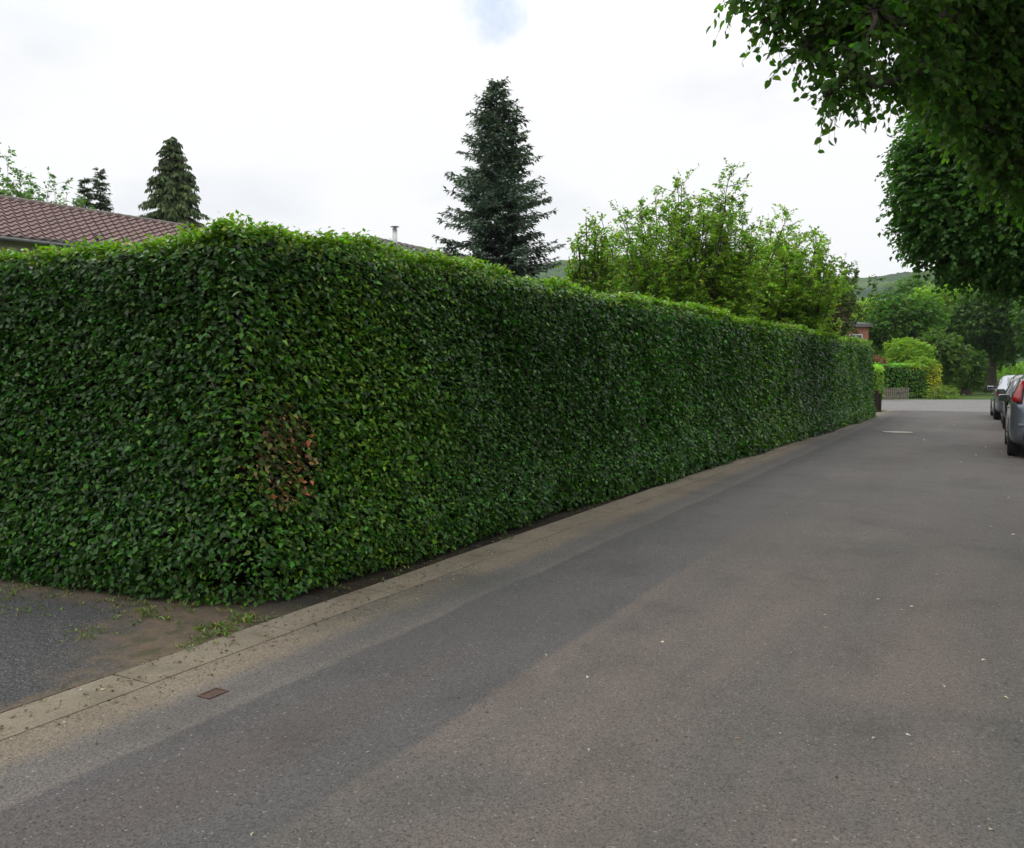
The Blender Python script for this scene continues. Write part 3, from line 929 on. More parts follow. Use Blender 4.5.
# =================================================================== smaller clipped hedges and shrubs
def box_hedge(name, label, cat, pts, T, z0, z1, col, lsize, dens, seed=1, group=None, col_fn=None, mat=LEAF, corer=.1):
    rng = np.random.default_rng(seed)
    pts = [np.array(p, float)[:2] for p in pts]
    c = np.mean(pts, axis=0)
    root = empty(name, (c[0], c[1], 0)); tag(root, label, cat, group)
    # outline: offset the centre line
    L = [];
    n = len(pts)
    def nrm_at(i):
        a = pts[min(i + 1, n - 1)] - pts[max(i - 1, 0)]; a = a / np.linalg.norm(a); return np.array([a[1], -a[0]])
    left = [pts[i] + nrm_at(i) * T / 2 for i in range(n)]; right = [pts[i] - nrm_at(i) * T / 2 for i in range(n)][::-1]
    poly = left + right
    o, s = path_hedge(poly + [poly[0]], rc=min(.25, T * .3))
    total = s[-1]
    N1 = int(total * (z1 - z0) * dens)
    q = rng.uniform(0, total, N1); xy, t = sample_path(o, s, q)
    # make sure normals point outward
    area = sum(poly[i][0] * poly[(i + 1) % len(poly)][1] - poly[(i + 1) % len(poly)][0] * poly[i][1] for i in range(len(poly)))
    sg = 1 if area > 0 else -1
    nr = sg * np.stack([t[:, 1], -t[:, 0]], 1)
    z = rng.uniform(z0, z1, N1)
    p3 = np.column_stack([xy, z])
    rr = min(.25, (z1 - z0) * .2)
    off = .06 * snoise(p3, 2.5, seed) - np.abs(rng.normal(0, .06, N1)) - .8 * rr * np.clip((z - (z1 - rr)) / rr, 0, 1) ** 2
    pos = np.column_stack([xy + nr * off[:, None], z])
    ax = np.column_stack([nr * .4 + rng.normal(0, .6, (N1, 2)), rng.uniform(-1, .4, N1)])
    nn = np.column_stack([nr * .7, np.full(N1, .6)]) + rng.normal(0, .4, (N1, 3))
    cols = vary(N1, col, .28, .15, rng)
    # top
    N2 = int(total / 2 * T * dens * 1.0)
    q = rng.uniform(0, total, N2); xy2, t2 = sample_path(o, s, q); nr2 = sg * np.stack([t2[:, 1], -t2[:, 0]], 1)
    d = rng.uniform(0, T / 2, N2)
    pos2 = np.column_stack([xy2 - nr2 * d[:, None], np.full(N2, z1) + np.abs(rng.normal(0, .04, N2)) - .5 * rr * np.clip(1 - d / rr, 0, 1) ** 2])
    ax2 = np.column_stack([rng.normal(0, 1, (N2, 2)), rng.uniform(-.2, 1, N2)]); nn2 = np.column_stack([rng.normal(0, .5, (N2, 2)), np.ones(N2)])
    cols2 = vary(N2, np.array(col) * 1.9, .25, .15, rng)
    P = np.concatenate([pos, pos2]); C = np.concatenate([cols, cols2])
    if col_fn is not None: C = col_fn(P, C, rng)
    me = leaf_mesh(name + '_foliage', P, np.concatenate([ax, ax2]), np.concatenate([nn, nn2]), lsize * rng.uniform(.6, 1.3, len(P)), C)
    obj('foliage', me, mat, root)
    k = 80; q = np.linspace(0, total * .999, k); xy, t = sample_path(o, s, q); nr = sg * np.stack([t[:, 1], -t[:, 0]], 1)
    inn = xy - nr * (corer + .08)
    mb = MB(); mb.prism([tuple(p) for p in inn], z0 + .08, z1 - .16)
    obj('inner_twigs', mb.mesh(name + '_core'), CORE_SHADE, root)  # dark filler core standing for the shaded inside
    Lc = np.linalg.norm(pts[-1] - pts[0])
    for f_ in np.linspace(.06, .94, max(3, int(Lc / .7))):
        i = f_ * (n - 1); a = pts[int(i)] + (pts[min(int(i) + 1, n - 1)] - pts[int(i)]) * (i - int(i))
        mb = MB(); mb.tube([(a[0], a[1], -.08), (a[0], a[1], z0 + .3)], [.035, .025], n=6)
        obj('stem', mb.mesh('stem'), BARK, root)
    return root


# bright small hedge just past the end of the long one, above a dark wall stub
pe = G(878, 412)
wall_root = empty('garden_wall', (pe[0], pe[1], 0)); tag(wall_root, 'low dark brown wooden garden wall end under the small bright hedge', 'wall')
WOODD = plain('dark_wood', (.022, .014, .010), (.035, .022, .015), scale=12, rough=.8, bump=.4)
mb = MB()
uP, vP = np.dot(pe[:2], DU), np.dot(pe[:2], DV)
for i in range(6):
    mb.box(UV(uP + .02, vP - .12 - i * .5, .36), (.07, .47, .72), RZ)
obj('boards', mb.mesh('boards', bevel=.006), WOODD, wall_root)
mb = MB(); mb.box(UV(uP - .03, vP - .06, .39), (.14, .14, .80), RZ); mb.box(UV(uP - .03, vP - .06, .805), (.18, .18, .03), RZ)
obj('post', mb.mesh('wall_post', bevel=.005), WOODD, wall_root)
a = at(874, 400, 35.2); 
box_hedge('low_hedge', 'small bright green hedge just beyond the end of the long hedge', 'hedge',
          [UV(uP + .65, vP + .02), UV(uP + .9, vP - 3.2)], .95, .45, 1.72, (.17, .30, .02), .10, 420, seed=4)

# far hedge across the crossing street, yellow at its street end
fa = G(868, 399.5); fb = G(938, 397.5)
YEL = (.5, .46, .03)


def far_col(P, C, rng):
    px = P[:, 0] / P[:, 1] * F + 512
    m = (px > 926) & (rng.uniform(0, 1, len(P)) < .8)
    C[m] = vary(m.sum(), YEL, .25, .1, rng)
    m2 = (px > 905) & ~m & (P[:, 2] > 1.65) & (rng.uniform(0, 1, len(P)) < .55)
    C[m2] = vary(m2.sum(), (.26, .31, .02), .25, .1, rng)
    return C


off = np.array([0, .7])
box_hedge('garden_hedge', 'far clipped garden hedge with a yellow leaved end across the street', 'hedge',
          [fa[:2] + off - [4, 0], fb[:2] + off], 1.4, .12, 1.95, (.07, .18, .016), .14, 230, seed=6, col_fn=far_col)
fc = G(940, 396); fd = G(951, 395)
box_hedge('garden_hedge', 'rounded green hedge block right behind the yellow hedge end', 'hedge',
          [fc[:2] + [.2, 1.9], fd[:2] + [.6, 2.2]], 1.6, .1, 2.05, (.14, .26, .02), .14, 230, seed=7)
# white low picket fence in front of it
FENCE = plain('weathered_white_wood', (.20, .175, .14), (.12, .105, .085), scale=14, rough=.85)
f0 = G(876, 401.0); f1 = G(908, 400.2)
froot = empty('picket_fence', (f0[0], f0[1], 0)); tag(froot, 'low weathered pale picket fence at the foot of the far hedge', 'fence')
dvec = (f1 - f0)[:2]; L = np.linalg.norm(dvec); dvec /= L; ang = math.atan2(dvec[1], dvec[0])
npk = int(L / .17)
for i in range(npk + 1):
    c = f0[:2] + dvec * L * i / npk
    mb = MB(); mb.prism([(-.04, 0), (.04, 0), (.04, .6), (0, .66), (-.04, .6)], -.012, .012)
    me = mb.mesh('picket')
    me.transform(Matrix.Translation((c[0], c[1], .04)) @ Matrix.Rotation(ang, 4, 'Z') @ Matrix.Rotation(math.pi / 2, 4, 'X'))
    obj('picket', me, FENCE, froot)
for zz in (.2, .52):
    mb = MB(); cc = (f0 + f1)[:2] / 2; mb.box((cc[0] - .03 * dvec[1] * -1, cc[1] + .03, zz), (L, .03, .06), ang)
    obj('rail', mb.mesh('rail'), FENCE, froot)
# low plants at the right foot of the yellow hedge
lp = G(936, 398.5)
broad_tree('low_shrub', 'low lime green shrub at the foot of the yellow hedge end', 'shrub', (lp[0], lp[1], 0),
           [(lp + [0, 0, .35], (.75, .5, .4)), (lp + [.8, .3, .3], (.7, .5, .35))], .13, 130, (.13, .2, .02), trunk_r=.03, seed=12, stems=3)

# round topiary shrub + a smaller bush in front
p = at(905, 352, 56)
broad_tree('round_shrub', 'clipped dome shaped light green shrub above the far hedge', 'shrub', (p[0], p[1], 0),
           [((p[0], p[1] - .5, 2.55), (1.22, 1.2, 1.15)), ((p[0] + .1, p[1], 1.3), (1.2, 1.2, 1.1), 1.0, (.09, .17, .02))], .15, 420, (.20, .32, .025), trunk_r=.07, seed=13,
           spr=(5, .12), shell=.95, stems=3, cap=3000, colvar=.15)
p = at(920, 366, 54)
broad_tree('round_shrub', 'smaller rounded bush tucked against the right side of the dome shrub', 'shrub', (p[0], p[1], 0),
           [((p[0], p[1], 1.75), (.85, .8, .75)), ((p[0] - .5, p[1], 1.4), (.8, .8, .8))], .15, 420, (.20, .31, .03), trunk_r=.05, seed=14,
           spr=(5, .16), shell=.9, stems=3, colvar=.2)
p = at(875, 361, 53)
broad_tree('red_shrub', 'russet red leaved shrub between the brick house and the dome shrub', 'shrub', (p[0], p[1], 0),
           [((p[0] + .1, p[1], 2.05), (.5, .5, .38)), ((p[0] - .7, p[1], 2.2), (.6, .6, .45)), ((p[0] + .5, p[1], 1.7), (.4, .5, .35)), ((p[0], p[1], 1.2), (.7, .7, .6), .4)], .13, 330,
           (.17, .055, .03), trunk_r=.04, seed=15, spr=(5, .2), stems=3)

# =================================================================== BACKGROUND TREES
GB = 'trees beyond the crossing street'


def _lift(c): return (c[0] * 3.1, c[1] * 2.5, c[2] * 1.15)


def bg_tree(name, label, cat, px, ytop, ybot, D, wpx, col, n=16, lsize=.3, seed=1, per=38, trunk_r=.2, squash=1.0, r_rel=.42, group=GB, depthf=.8, **kw):
    t = at(px, ytop, D); bt = at(px, ybot, D)
    rx = wpx / 2 / F * D; rz = (t[2] - bt[2]) / 2; cz = (t[2] + bt[2]) / 2
    rr = min(rx, rz) * r_rel
    cl = blob_clumps((t[0], D, cz), rx - rr * .55, (rx - rr * .55) * depthf, rz - rr * .55, n, rr, seed)
    return broad_tree(name, label, cat, (t[0], D, 0), cl, lsize, per, _lift(col), trunk_r=trunk_r, seed=seed, group=group, spr=(5, lsize * 1.5), **kw)


bg_tree('leafy_tree', 'dark round crowned tree directly above the dome shaped shrub', 'tree', 902, 291, 352, 64, 78, (.020, .058, .011), seed=31, per=50, n=20)
bg_tree('leafy_tree', 'tall yellow green tree in the middle of the far tree group', 'tree', 951, 281, 350, 76, 100, (.060, .120, .018), seed=32, per=42, n=22)
bg_tree('leafy_tree', 'slim dark tree top poking up behind the round crowned tree', 'tree', 913, 276, 330, 100, 40, (.020, .058, .014), seed=33, n=12, lsize=.4, squash=1)
bg_tree('leafy_tree', 'pale yellow green tree behind the flat roofed brick house', 'tree', 874, 296, 360, 92, 62, (.065, .125, .02), seed=34, n=14, lsize=.36)
bg_tree('broad_shrub', 'olive green spreading shrub behind the right end of the far hedge', 'shrub', 944, 331, 380, 59, 50, (.022, .052, .012), seed=35, n=16, lsize=.24, per=60, stems=3)
bg_tree('broad_shrub', 'dark shrub right of the olive shrub by the road bend', 'shrub', 966, 345, 391, 62, 42, (.016, .042, .010), seed=36, n=12, lsize=.26, per=60, stems=3)
bg_tree('leafy_tree', 'large dark tree with a bare trunk just left of the farthest parked car', 'tree', 994, 278, 356, 68, 104, (.016, .046, .010), seed=37, per=60, n=24, trunk_r=.38)
bg_tree('leafy_tree', 'deep green tree filling the gap behind the olive shrub', 'tree', 968, 318, 372, 84, 76, (.018, .05, .010), seed=38, n=16, lsize=.34)
bg_tree('leafy_tree', 'dark tree at the right edge beyond the parked cars', 'tree', 1062, 270, 366, 60, 90, (.016, .046, .010), seed=39, n=18, trunk_r=.3)
bg_tree('broad_shrub', 'bright green bush behind the roof of the farthest parked car', 'shrub', 1012, 360, 390, 74, 52, (.07, .15, .02), seed=40, n=10, lsize=.24, stems=3)
bg_tree('broad_shrub', 'pale green bush beside the bare trunk at the road bend', 'shrub', 983, 371, 392, 78, 22, (.09, .16, .03), seed=41, n=7, lsize=.22, stems=3)
bg_tree('broad_shrub', 'dark undergrowth bush left of the bare trunk', 'shrub', 980, 352, 386, 92, 60, (.012, .032, .008), seed=42, n=9, lsize=.34, per=60, stems=3)
ha = G(952, 391.5); hb = G(1004, 390.5)
box_hedge('low_hedge', 'low trimmed hedge row beyond the road bend under the dark tree', 'hedge',
          [ha[:2], hb[:2]], 1.1, .08, .85, (.10, .19, .022), .2, 110, seed=44)
ra = at(950, 391, 66)
broad_tree('low_shrub', 'small grey green shrub at the left end of the low hedge row', 'shrub', (ra[0], ra[1], 0),
           [(ra * [1, 1, 0] + [0, 0, .6], (1.0, .6, .6))], .2, 120, (.05, .085, .03), trunk_r=.03, seed=45, stems=3)
# more green mass further off left, behind the houses, mostly hidden
bg_tree('leafy_tree', 'green tree showing between the dark maroon bush and the brick house roof', 'tree', 838, 296, 362, 110, 60, (.045, .09, .018), seed=46, n=12, lsize=.45)

# =================================================================== HILLS
m, nt, out = newmat('forest_hill'); b = N(nt, 'ShaderNodeBsdfPrincipled'); b.inputs['Roughness'].default_value = 1; b.inputs['Specular IOR Level'].default_value = 0
tc = N(nt, 'ShaderNodeTexCoord'); n1 = N(nt, 'ShaderNodeTexNoise'); n1.inputs['Scale'].default_value = .02; n1.inputs['Detail'].default_value = 10
n2 = N(nt, 'ShaderNodeTexVoronoi'); n2.inputs['Scale'].default_value = .11
nt.links.new(tc.outputs['Object'], n1.inputs['Vector']); nt.links.new(tc.outputs['Object'], n2.inputs['Vector'])
r = ramp(nt, [(.35, (.02, .045, .016)), (.52, (.04, .08, .02)), (.66, (.07, .12, .03))]); nt.links.new(n1.outputs['Fac'], r.inputs['Fac'])
c = mix(nt, r.outputs['Color'], (.3, .3, .3), math_(nt, 'MULTIPLY', n2.outputs['Distance'], .09, True), 'MULTIPLY')
nt.links.new(c, b.inputs['Base Color']); nt.links.new(b.outputs[0], out.inputs['Surface'])
HILL = m


def hill(name, prof, D, depth, seed):
    xs = np.linspace(prof[0][0], prof[-1][0], 260)
    ys = np.interp(xs, [p[0] for p in prof], [p[1] for p in prof])
    rows = 26
    V = []
    for j in range(rows):
        t = j / (rows - 1)
        for i, (px, py) in enumerate(zip(xs, ys)):
            top = at(px, py, D)
            k = math.sin(min(1, t * 1.0) * math.pi / 2) if t <= 1 else 1
            Y = D - depth * (1 - t)
            V.append([(px - 512) / F * Y, Y, top[2] * k])
    for j in range(1, 6):
        for i, (px, py) in enumerate(zip(xs, ys)):
            top = at(px, py, D)
            V.append([(px - 512) / F * D, D + j * depth / 6, top[2] * math.cos(j / 5 * math.pi / 2)])
    V = np.array(V)
    nz = snoise(V, .05, seed) * 2.0 + snoise(V, .16, seed + 1) * 1.8 + snoise(V, .45, seed + 2) * 1.1 + np.random.default_rng(seed).normal(0, .8, len(V))
    V[:, 2] += nz * np.clip(V[:, 2] / 20, 0, 1)
    V[:, 2] -= .5
    n = len(xs); R_ = rows + 5
    fs = [(j * n + i, j * n + i + 1, (j + 1) * n + i + 1, (j + 1) * n + i) for j in range(R_ - 1) for i in range(n - 1)]
    mb = MB(); mb.add(V, fs)
    tag(obj(name, mb.mesh(name), HILL), kind='structure')


hill('hills', [(-300, 300), (100, 292), (380, 280), (500, 272), (560, 265), (620, 263), (720, 270), (820, 281), (865, 281), (900, 276), (960, 284), (1100, 300), (1400, 330)], 1100, 420, 3)
hill('near_hill', [(780, 345), (850, 306), (880, 290), (910, 277), (940, 270), (975, 268), (1040, 272), (1150, 285), (1400, 320)], 560, 250, 8)

# =================================================================== CONIFERS AND SHRUBS BEHIND THE HEDGE
pS = at(497, 372, 34)
hS = at(497, 76, 34)[2]
conifer('spruce_tree', 'tall blue green spruce standing behind the middle of the long hedge', 'tree', (pS[0], 34, 0), hS, 3.3, (.085, .125, .088), seed=3,
        nb=12, whorl=.35, droop=.05, tipup=.16, nsize=.19, power=.66, dens=.95, trunk_r=.24, gaps=.24, first=.12)
pC = at(177, 372, 38); hC = at(177, 133, 38)[2]
conifer('weeping_conifer', 'broad dense conifer with drooping sprays right of the tiled roof', 'tree', (pC[0], 38, 0), hC, 2.9, (.060, .088, .030), seed=5,
        nb=12, whorl=.34, droop=.36, tipup=.0, nsize=.20, power=.62, dens=1.0, trunk_r=.25, hang=.75, first=.25, gaps=.08)
for (px, yt, D, rd, lab, sd_) in ((90, 175, 52, 1.7, 'shorter left one of the two narrow conifers above the roof ridge', 6),
                                  (105, 168, 54, 2.5, 'taller right one of the two narrow conifers above the roof ridge', 7)):
    p = at(px, 372, D)
    conifer('narrow_conifer', lab, 'tree', (p[0], D, 0), at(px, yt, D)[2], rd, (.052, .080, .028), seed=sd_, nb=8, whorl=.45, droop=.1,
            nsize=.22, power=.85, dens=.9, trunk_r=.2, first=.4, group='pair of narrow conifers')


def airy_tree(name, label, cat, base, tips, col, lsize, seed, trunk_r=.08, twl=.5, nleaf=7, group=None, extra=10, inner=0, stems=6, spread=.35, sub=5, tmpl=T_LEAF):
    """open shrub: stems rise from the base to each tip, side twigs carry the leaves"""
    rng = np.random.default_rng(seed)
    base = np.array(base, float)
    root = empty(name, base); tag(root, label, cat, group)
    mb = MB(); mb2 = MB()
    P = []; D_ = []; Ln = []
    tr = MB()
    fork = base + np.array([0, 0, .5])
    limb(tr, base - [0, 0, .15], fork, trunk_r * 1.2, trunk_r, n=2, nn=9, rng=rng)
    for tp in tips:
        tp = np.array(tp, float)
        m_ = fork + (tp - fork) * .5; m_[2] -= .05 * abs(tp[2] - fork[2]); m_[:2] += (tp - fork)[:2] * .12
        pts = []
        n = 12
        for i in range(n + 1):
            t = i / n
            pts.append((1 - t) ** 2 * fork + 2 * t * (1 - t) * m_ + t * t * tp + (rng.normal(0, .03, 3) if 0 < i < n else 0))
        mb2.tube(pts, [trunk_r * .45 * (1 - .93 * i / n) + .004 for i in range(n + 1)], n=5)
        for i in range(3, n + 1):
            for k in range(sub):
                a = pts[i - 1] + (pts[i] - pts[i - 1]) * rng.uniform()
                d = norm((pts[i] - pts[i - 1])[None])[0]
                d2 = d * .35 + sph(1, rng)[0] * 1.0 + np.array([0, 0, .2])
                l = twl * rng.uniform(.5, 1.2) * (1.25 - .65 * i / n)
                e = a + norm(d2[None])[0] * l
                mb2.tube([a, e], [.006, .003], n=3, cap=False)
                for h in range(4):
                    q = rng.uniform(.25, 1)
                    P.append(a + (e - a) * q); D_.append(norm(d2[None])[0] + rng.normal(0, .5, 3)); Ln.append(l * .45)
        P.append(tp); D_.append(np.array([0, 0, 1.]) + rng.normal(0, .3, 3)); Ln.append(twl * .5)
    P = np.array(P); D_ = np.array(D_); Ln = np.array(Ln)
    po, ax, nn, sz, ix = sprays(P, D_, nleaf, Ln, lsize, rng, droop=.15)
    c = vary(len(po), col, .25, .14, rng) * np.exp(.25 * rng.normal(size=len(P)))[ix][:, None]
    obj('trunk', tr.mesh(name + '_trunk', True), BARK, root)
    obj('limbs', mb2.mesh(name + '_limbs'), BARK, root)
    obj('crown', leaf_mesh(name + '_crown', po, ax, nn, sz, c, tmpl), LEAF_TREE, root)
    return root


def tips_from(lst, D, jit, seed, extra=2, drop=.6):
    rng = np.random.default_rng(seed)
    out = []
    for (px, py) in lst:
        out.append(at(px, py, D + rng.uniform(-jit, jit)))
        for e in range(extra):
            out.append(at(px + rng.normal(0, 15), py + rng.uniform(6, 60) * drop, D + rng.uniform(-jit, jit)))
    return out


GM = 'yellow green shrubs behind the long hedge'
MC = (.15, .25, .022)
b0 = at(590, 372, 15.2)
airy_tree('flowering_shrub', 'narrow upright leafy shrub at the left end of the yellow green group', 'shrub', (b0[0], 15.2, 0),
          tips_from([(586, 216), (578, 240), (602, 236), (595, 222)], 15.2, .25, 2, extra=3), MC, .075, 51, twl=.34, nleaf=3, group=GM)
b0 = at(680, 372, 18.5)
airy_tree('magnolia_tree', 'tallest wide yellow green shrub tree with airy shoots behind the hedge', 'tree', (b0[0], 18.5, 0),
          tips_from([(730, 172), (725, 190), (682, 182), (655, 196), (640, 215), (620, 212), (612, 240), (700, 200), (745, 210), (752, 235), (670, 225), (690, 245), (640, 250), (720, 250), (600, 255), (660, 265), (740, 262), (700, 270), (620, 275), (680, 285)], 18.6, 1.2, 3, extra=4),
          MC, .080, 52, trunk_r=.07, twl=.62, nleaf=6, group=GM, sub=5)
b0 = at(785, 372, 24.5)
airy_tree('magnolia_tree', 'wide yellow green shrub tree right of the tallest one behind the hedge', 'tree', (b0[0], 24.5, 0),
          tips_from([(785, 218), (800, 230), (770, 225), (816, 238), (755, 240), (735, 250), (800, 250), (770, 262), (818, 256), (750, 275), (785, 272), (800, 268), (730, 280), (765, 295), (785, 292)], 24.5, 1.3, 4, extra=4),
          (.165, .265, .022), .10, 53, trunk_r=.08, twl=.72, nleaf=6, group=GM, sub=5)
b0 = at(808, 372, 31.5)
airy_tree('purple_shrub', 'dark bronze and green shrub above the far end of the long hedge', 'shrub', (b0[0], 31.5, 0),
          tips_from([(858, 264), (850, 268), (845, 258), (832, 268), (816, 288), (830, 280), (808, 300), (840, 270)], 31.5, 1.0, 5, extra=3),
          (.075, .12, .025), .12, 54, trunk_r=.06, twl=.45, nleaf=5, sub=4)
b1 = at(818, 372, 27.6)
broad_tree('purple_shrub', 'very dark maroon leaved bush in front of the bronze shrub', 'shrub', (b1[0], 27.6, 0),
           blob_clumps(at(818, 312, 27.6), .5, .6, .75, 9, .34, 4), .11, 420, (.050, .034, .018), trunk_r=.05, seed=55, spr=(5, .2), stems=3)
# a low conifer bough tip left of the spruce
pj = at(452, 372, 30)
conifer('young_spruce', 'small dark spruce tip peeping over the hedge left of the tall spruce', 'tree', (pj[0], 30, 0), at(449, 243, 30)[2], 1.0, (.022, .045, .028), seed=9,
        nb=7, whorl=.35, nsize=.15, trunk_r=.08, first=.3, droop=.05)

# left background: thin deciduous trees behind the roof
for (nm, lab, px, D, tips, col, sd_) in (
        ('thin_tree', 'sparse tree at the left edge rising above the tiled roof', 6, 34, [(-6, 150), (8, 158), (20, 175), (25, 182), (3, 182), (-12, 170), (12, 192), (-30, 160)], (.05, .10, .02), 61),
        ('thin_tree', 'sparse twiggy tree over the middle of the tiled roof ridge', 50, 38, [(55, 180), (47, 190), (67, 192), (38, 195), (30, 200), (75, 203), (60, 203)], (.045, .085, .025), 62)):
    b0 = at(px, 372, D)
    airy_tree(nm, lab, 'tree', (b0[0], D, 0), tips_from(tips, D, 1.0, sd_, extra=2), tuple(1.6 * q for q in col), .16, sd_, trunk_r=.06, twl=.95, nleaf=4, sub=3)

# =================================================================== HOUSES
TILE = plain('roof_tile', (.165, .098, .088), (.120, .072, .066), scale=1.6, rough=.75, bump=.3)
RENDERW = plain('render_wall', (.42, .38, .32), (.34, .31, .27), scale=2, rough=.9, bump=.2)
GUTTER = plain('zinc_gutter', (.12, .125, .12), (.08, .085, .085), scale=5, rough=.5, metallic=.3)
GLASS = plain('window_glass', (.02, .024, .028), (.03, .035, .04), scale=2, rough=.06, spec=.8)
WHITEP = plain('white_paint', (.6, .6, .57), (.5, .5, .47), scale=4, rough=.5)
DARKROOF = plain('dark_roof', (.055, .058, .052), (.08, .083, .072), scale=2, rough=.85, bump=.3)


def tiled_roof(E0, E1, R0, R1, mat, name, tw=.32, th=.36):
    """corrugated tile surface between eave E0-E1 and ridge R0-R1 (all xyz)"""
    E0, E1, R0, R1 = [np.array(q, float) for q in (E0, E1, R0, R1)]
    L = np.linalg.norm(R1 - R0); S = np.linalg.norm(R0 - E0)
    nc = int(L / tw); nr = int(S / th)
    nrm_ = np.cross(E1 - E0, R0 - E0); nrm_ /= np.linalg.norm(nrm_)
    if nrm_[2] < 0: nrm_ = -nrm_
    ks = 7; prof = [0, .045, .075, .06, .02, -.02, -.015]
    cols = []
    for i in range(nc):
        for k in range(ks):
            cols.append(((i + k / ks) / nc, prof[k]))
    cols.append((1.0, 0))
    rows = []
    for j in range(nr):
        rows.append((j / nr, .045)); rows.append(((j + .96) / nr, .0)); rows.append(((j + .985) / nr, -.01))
    V = []
    for (t, dz) in rows:
        for (q, h) in cols:
            a = E0 + (E1 - E0) * q; b_ = R0 + (R1 - R0) * q
            V.append(a + (b_ - a) * t + nrm_ * (h + dz))
    n = len(cols)
    fs = [(j * n + i, j * n + i + 1, (j + 1) * n + i + 1, (j + 1) * n + i) for j in range(len(rows) - 1) for i in range(n - 1)]
    mb = MB(); mb.add(V, fs)
    return mb, nrm_


def window_part(root, c, along, w, h, out_n, wallmat=None, panes=2):
    """framed window; c centre on the wall, along = unit xy along the wall, out_n = unit xy outwards"""
    ang = math.atan2(along[1], along[0])
    o3 = np.array([out_n[0], out_n[1], 0])
    mb = MB()
    t = .07
    c = np.array(c, float)
    a3 = np.array([along[0], along[1], 0])
    for sgn in (-1, 1):
        mb.box(c + a3 * sgn * (w / 2 - t / 2) + o3 * .02, (t, .08, h), ang)
        mb.box(c + np.array([0, 0, sgn * (h / 2 - t / 2)]) + o3 * .022, (w - .004, .08, t), ang)
    for k in range(1, panes):
        mb.box(c + a3 * (-w / 2 + w * k / panes) + o3 * .018, (.06, .07, h - .01), ang)
    f = obj('window', mb.mesh('window'), WHITEP, root)
    mb = MB(); mb.box(c + o3 * .0, (w - .08, .03, h - .08), ang)
    g = bpy.data.objects.new('pane', mb.mesh('pane')); COL.objects.link(g); g.data.materials.append(GLASS)
    g.parent = f
    Mi = (Matrix.Translation(root.location) @ root.rotation_euler.to_matrix().to_4x4()).inverted()
    g.data.transform(Mi)
    mb = MB(); mb.box(c + np.array([0, 0, -h / 2 - .03]) + o3 * .06, (w + .12, .18, .04), ang)
    s_ = bpy.data.objects.new('sill', mb.mesh('sill')); COL.objects.link(s_); s_.data.materials.append(WHITEP)
    s_.parent = f; s_.data.transform(Mi)
    return f


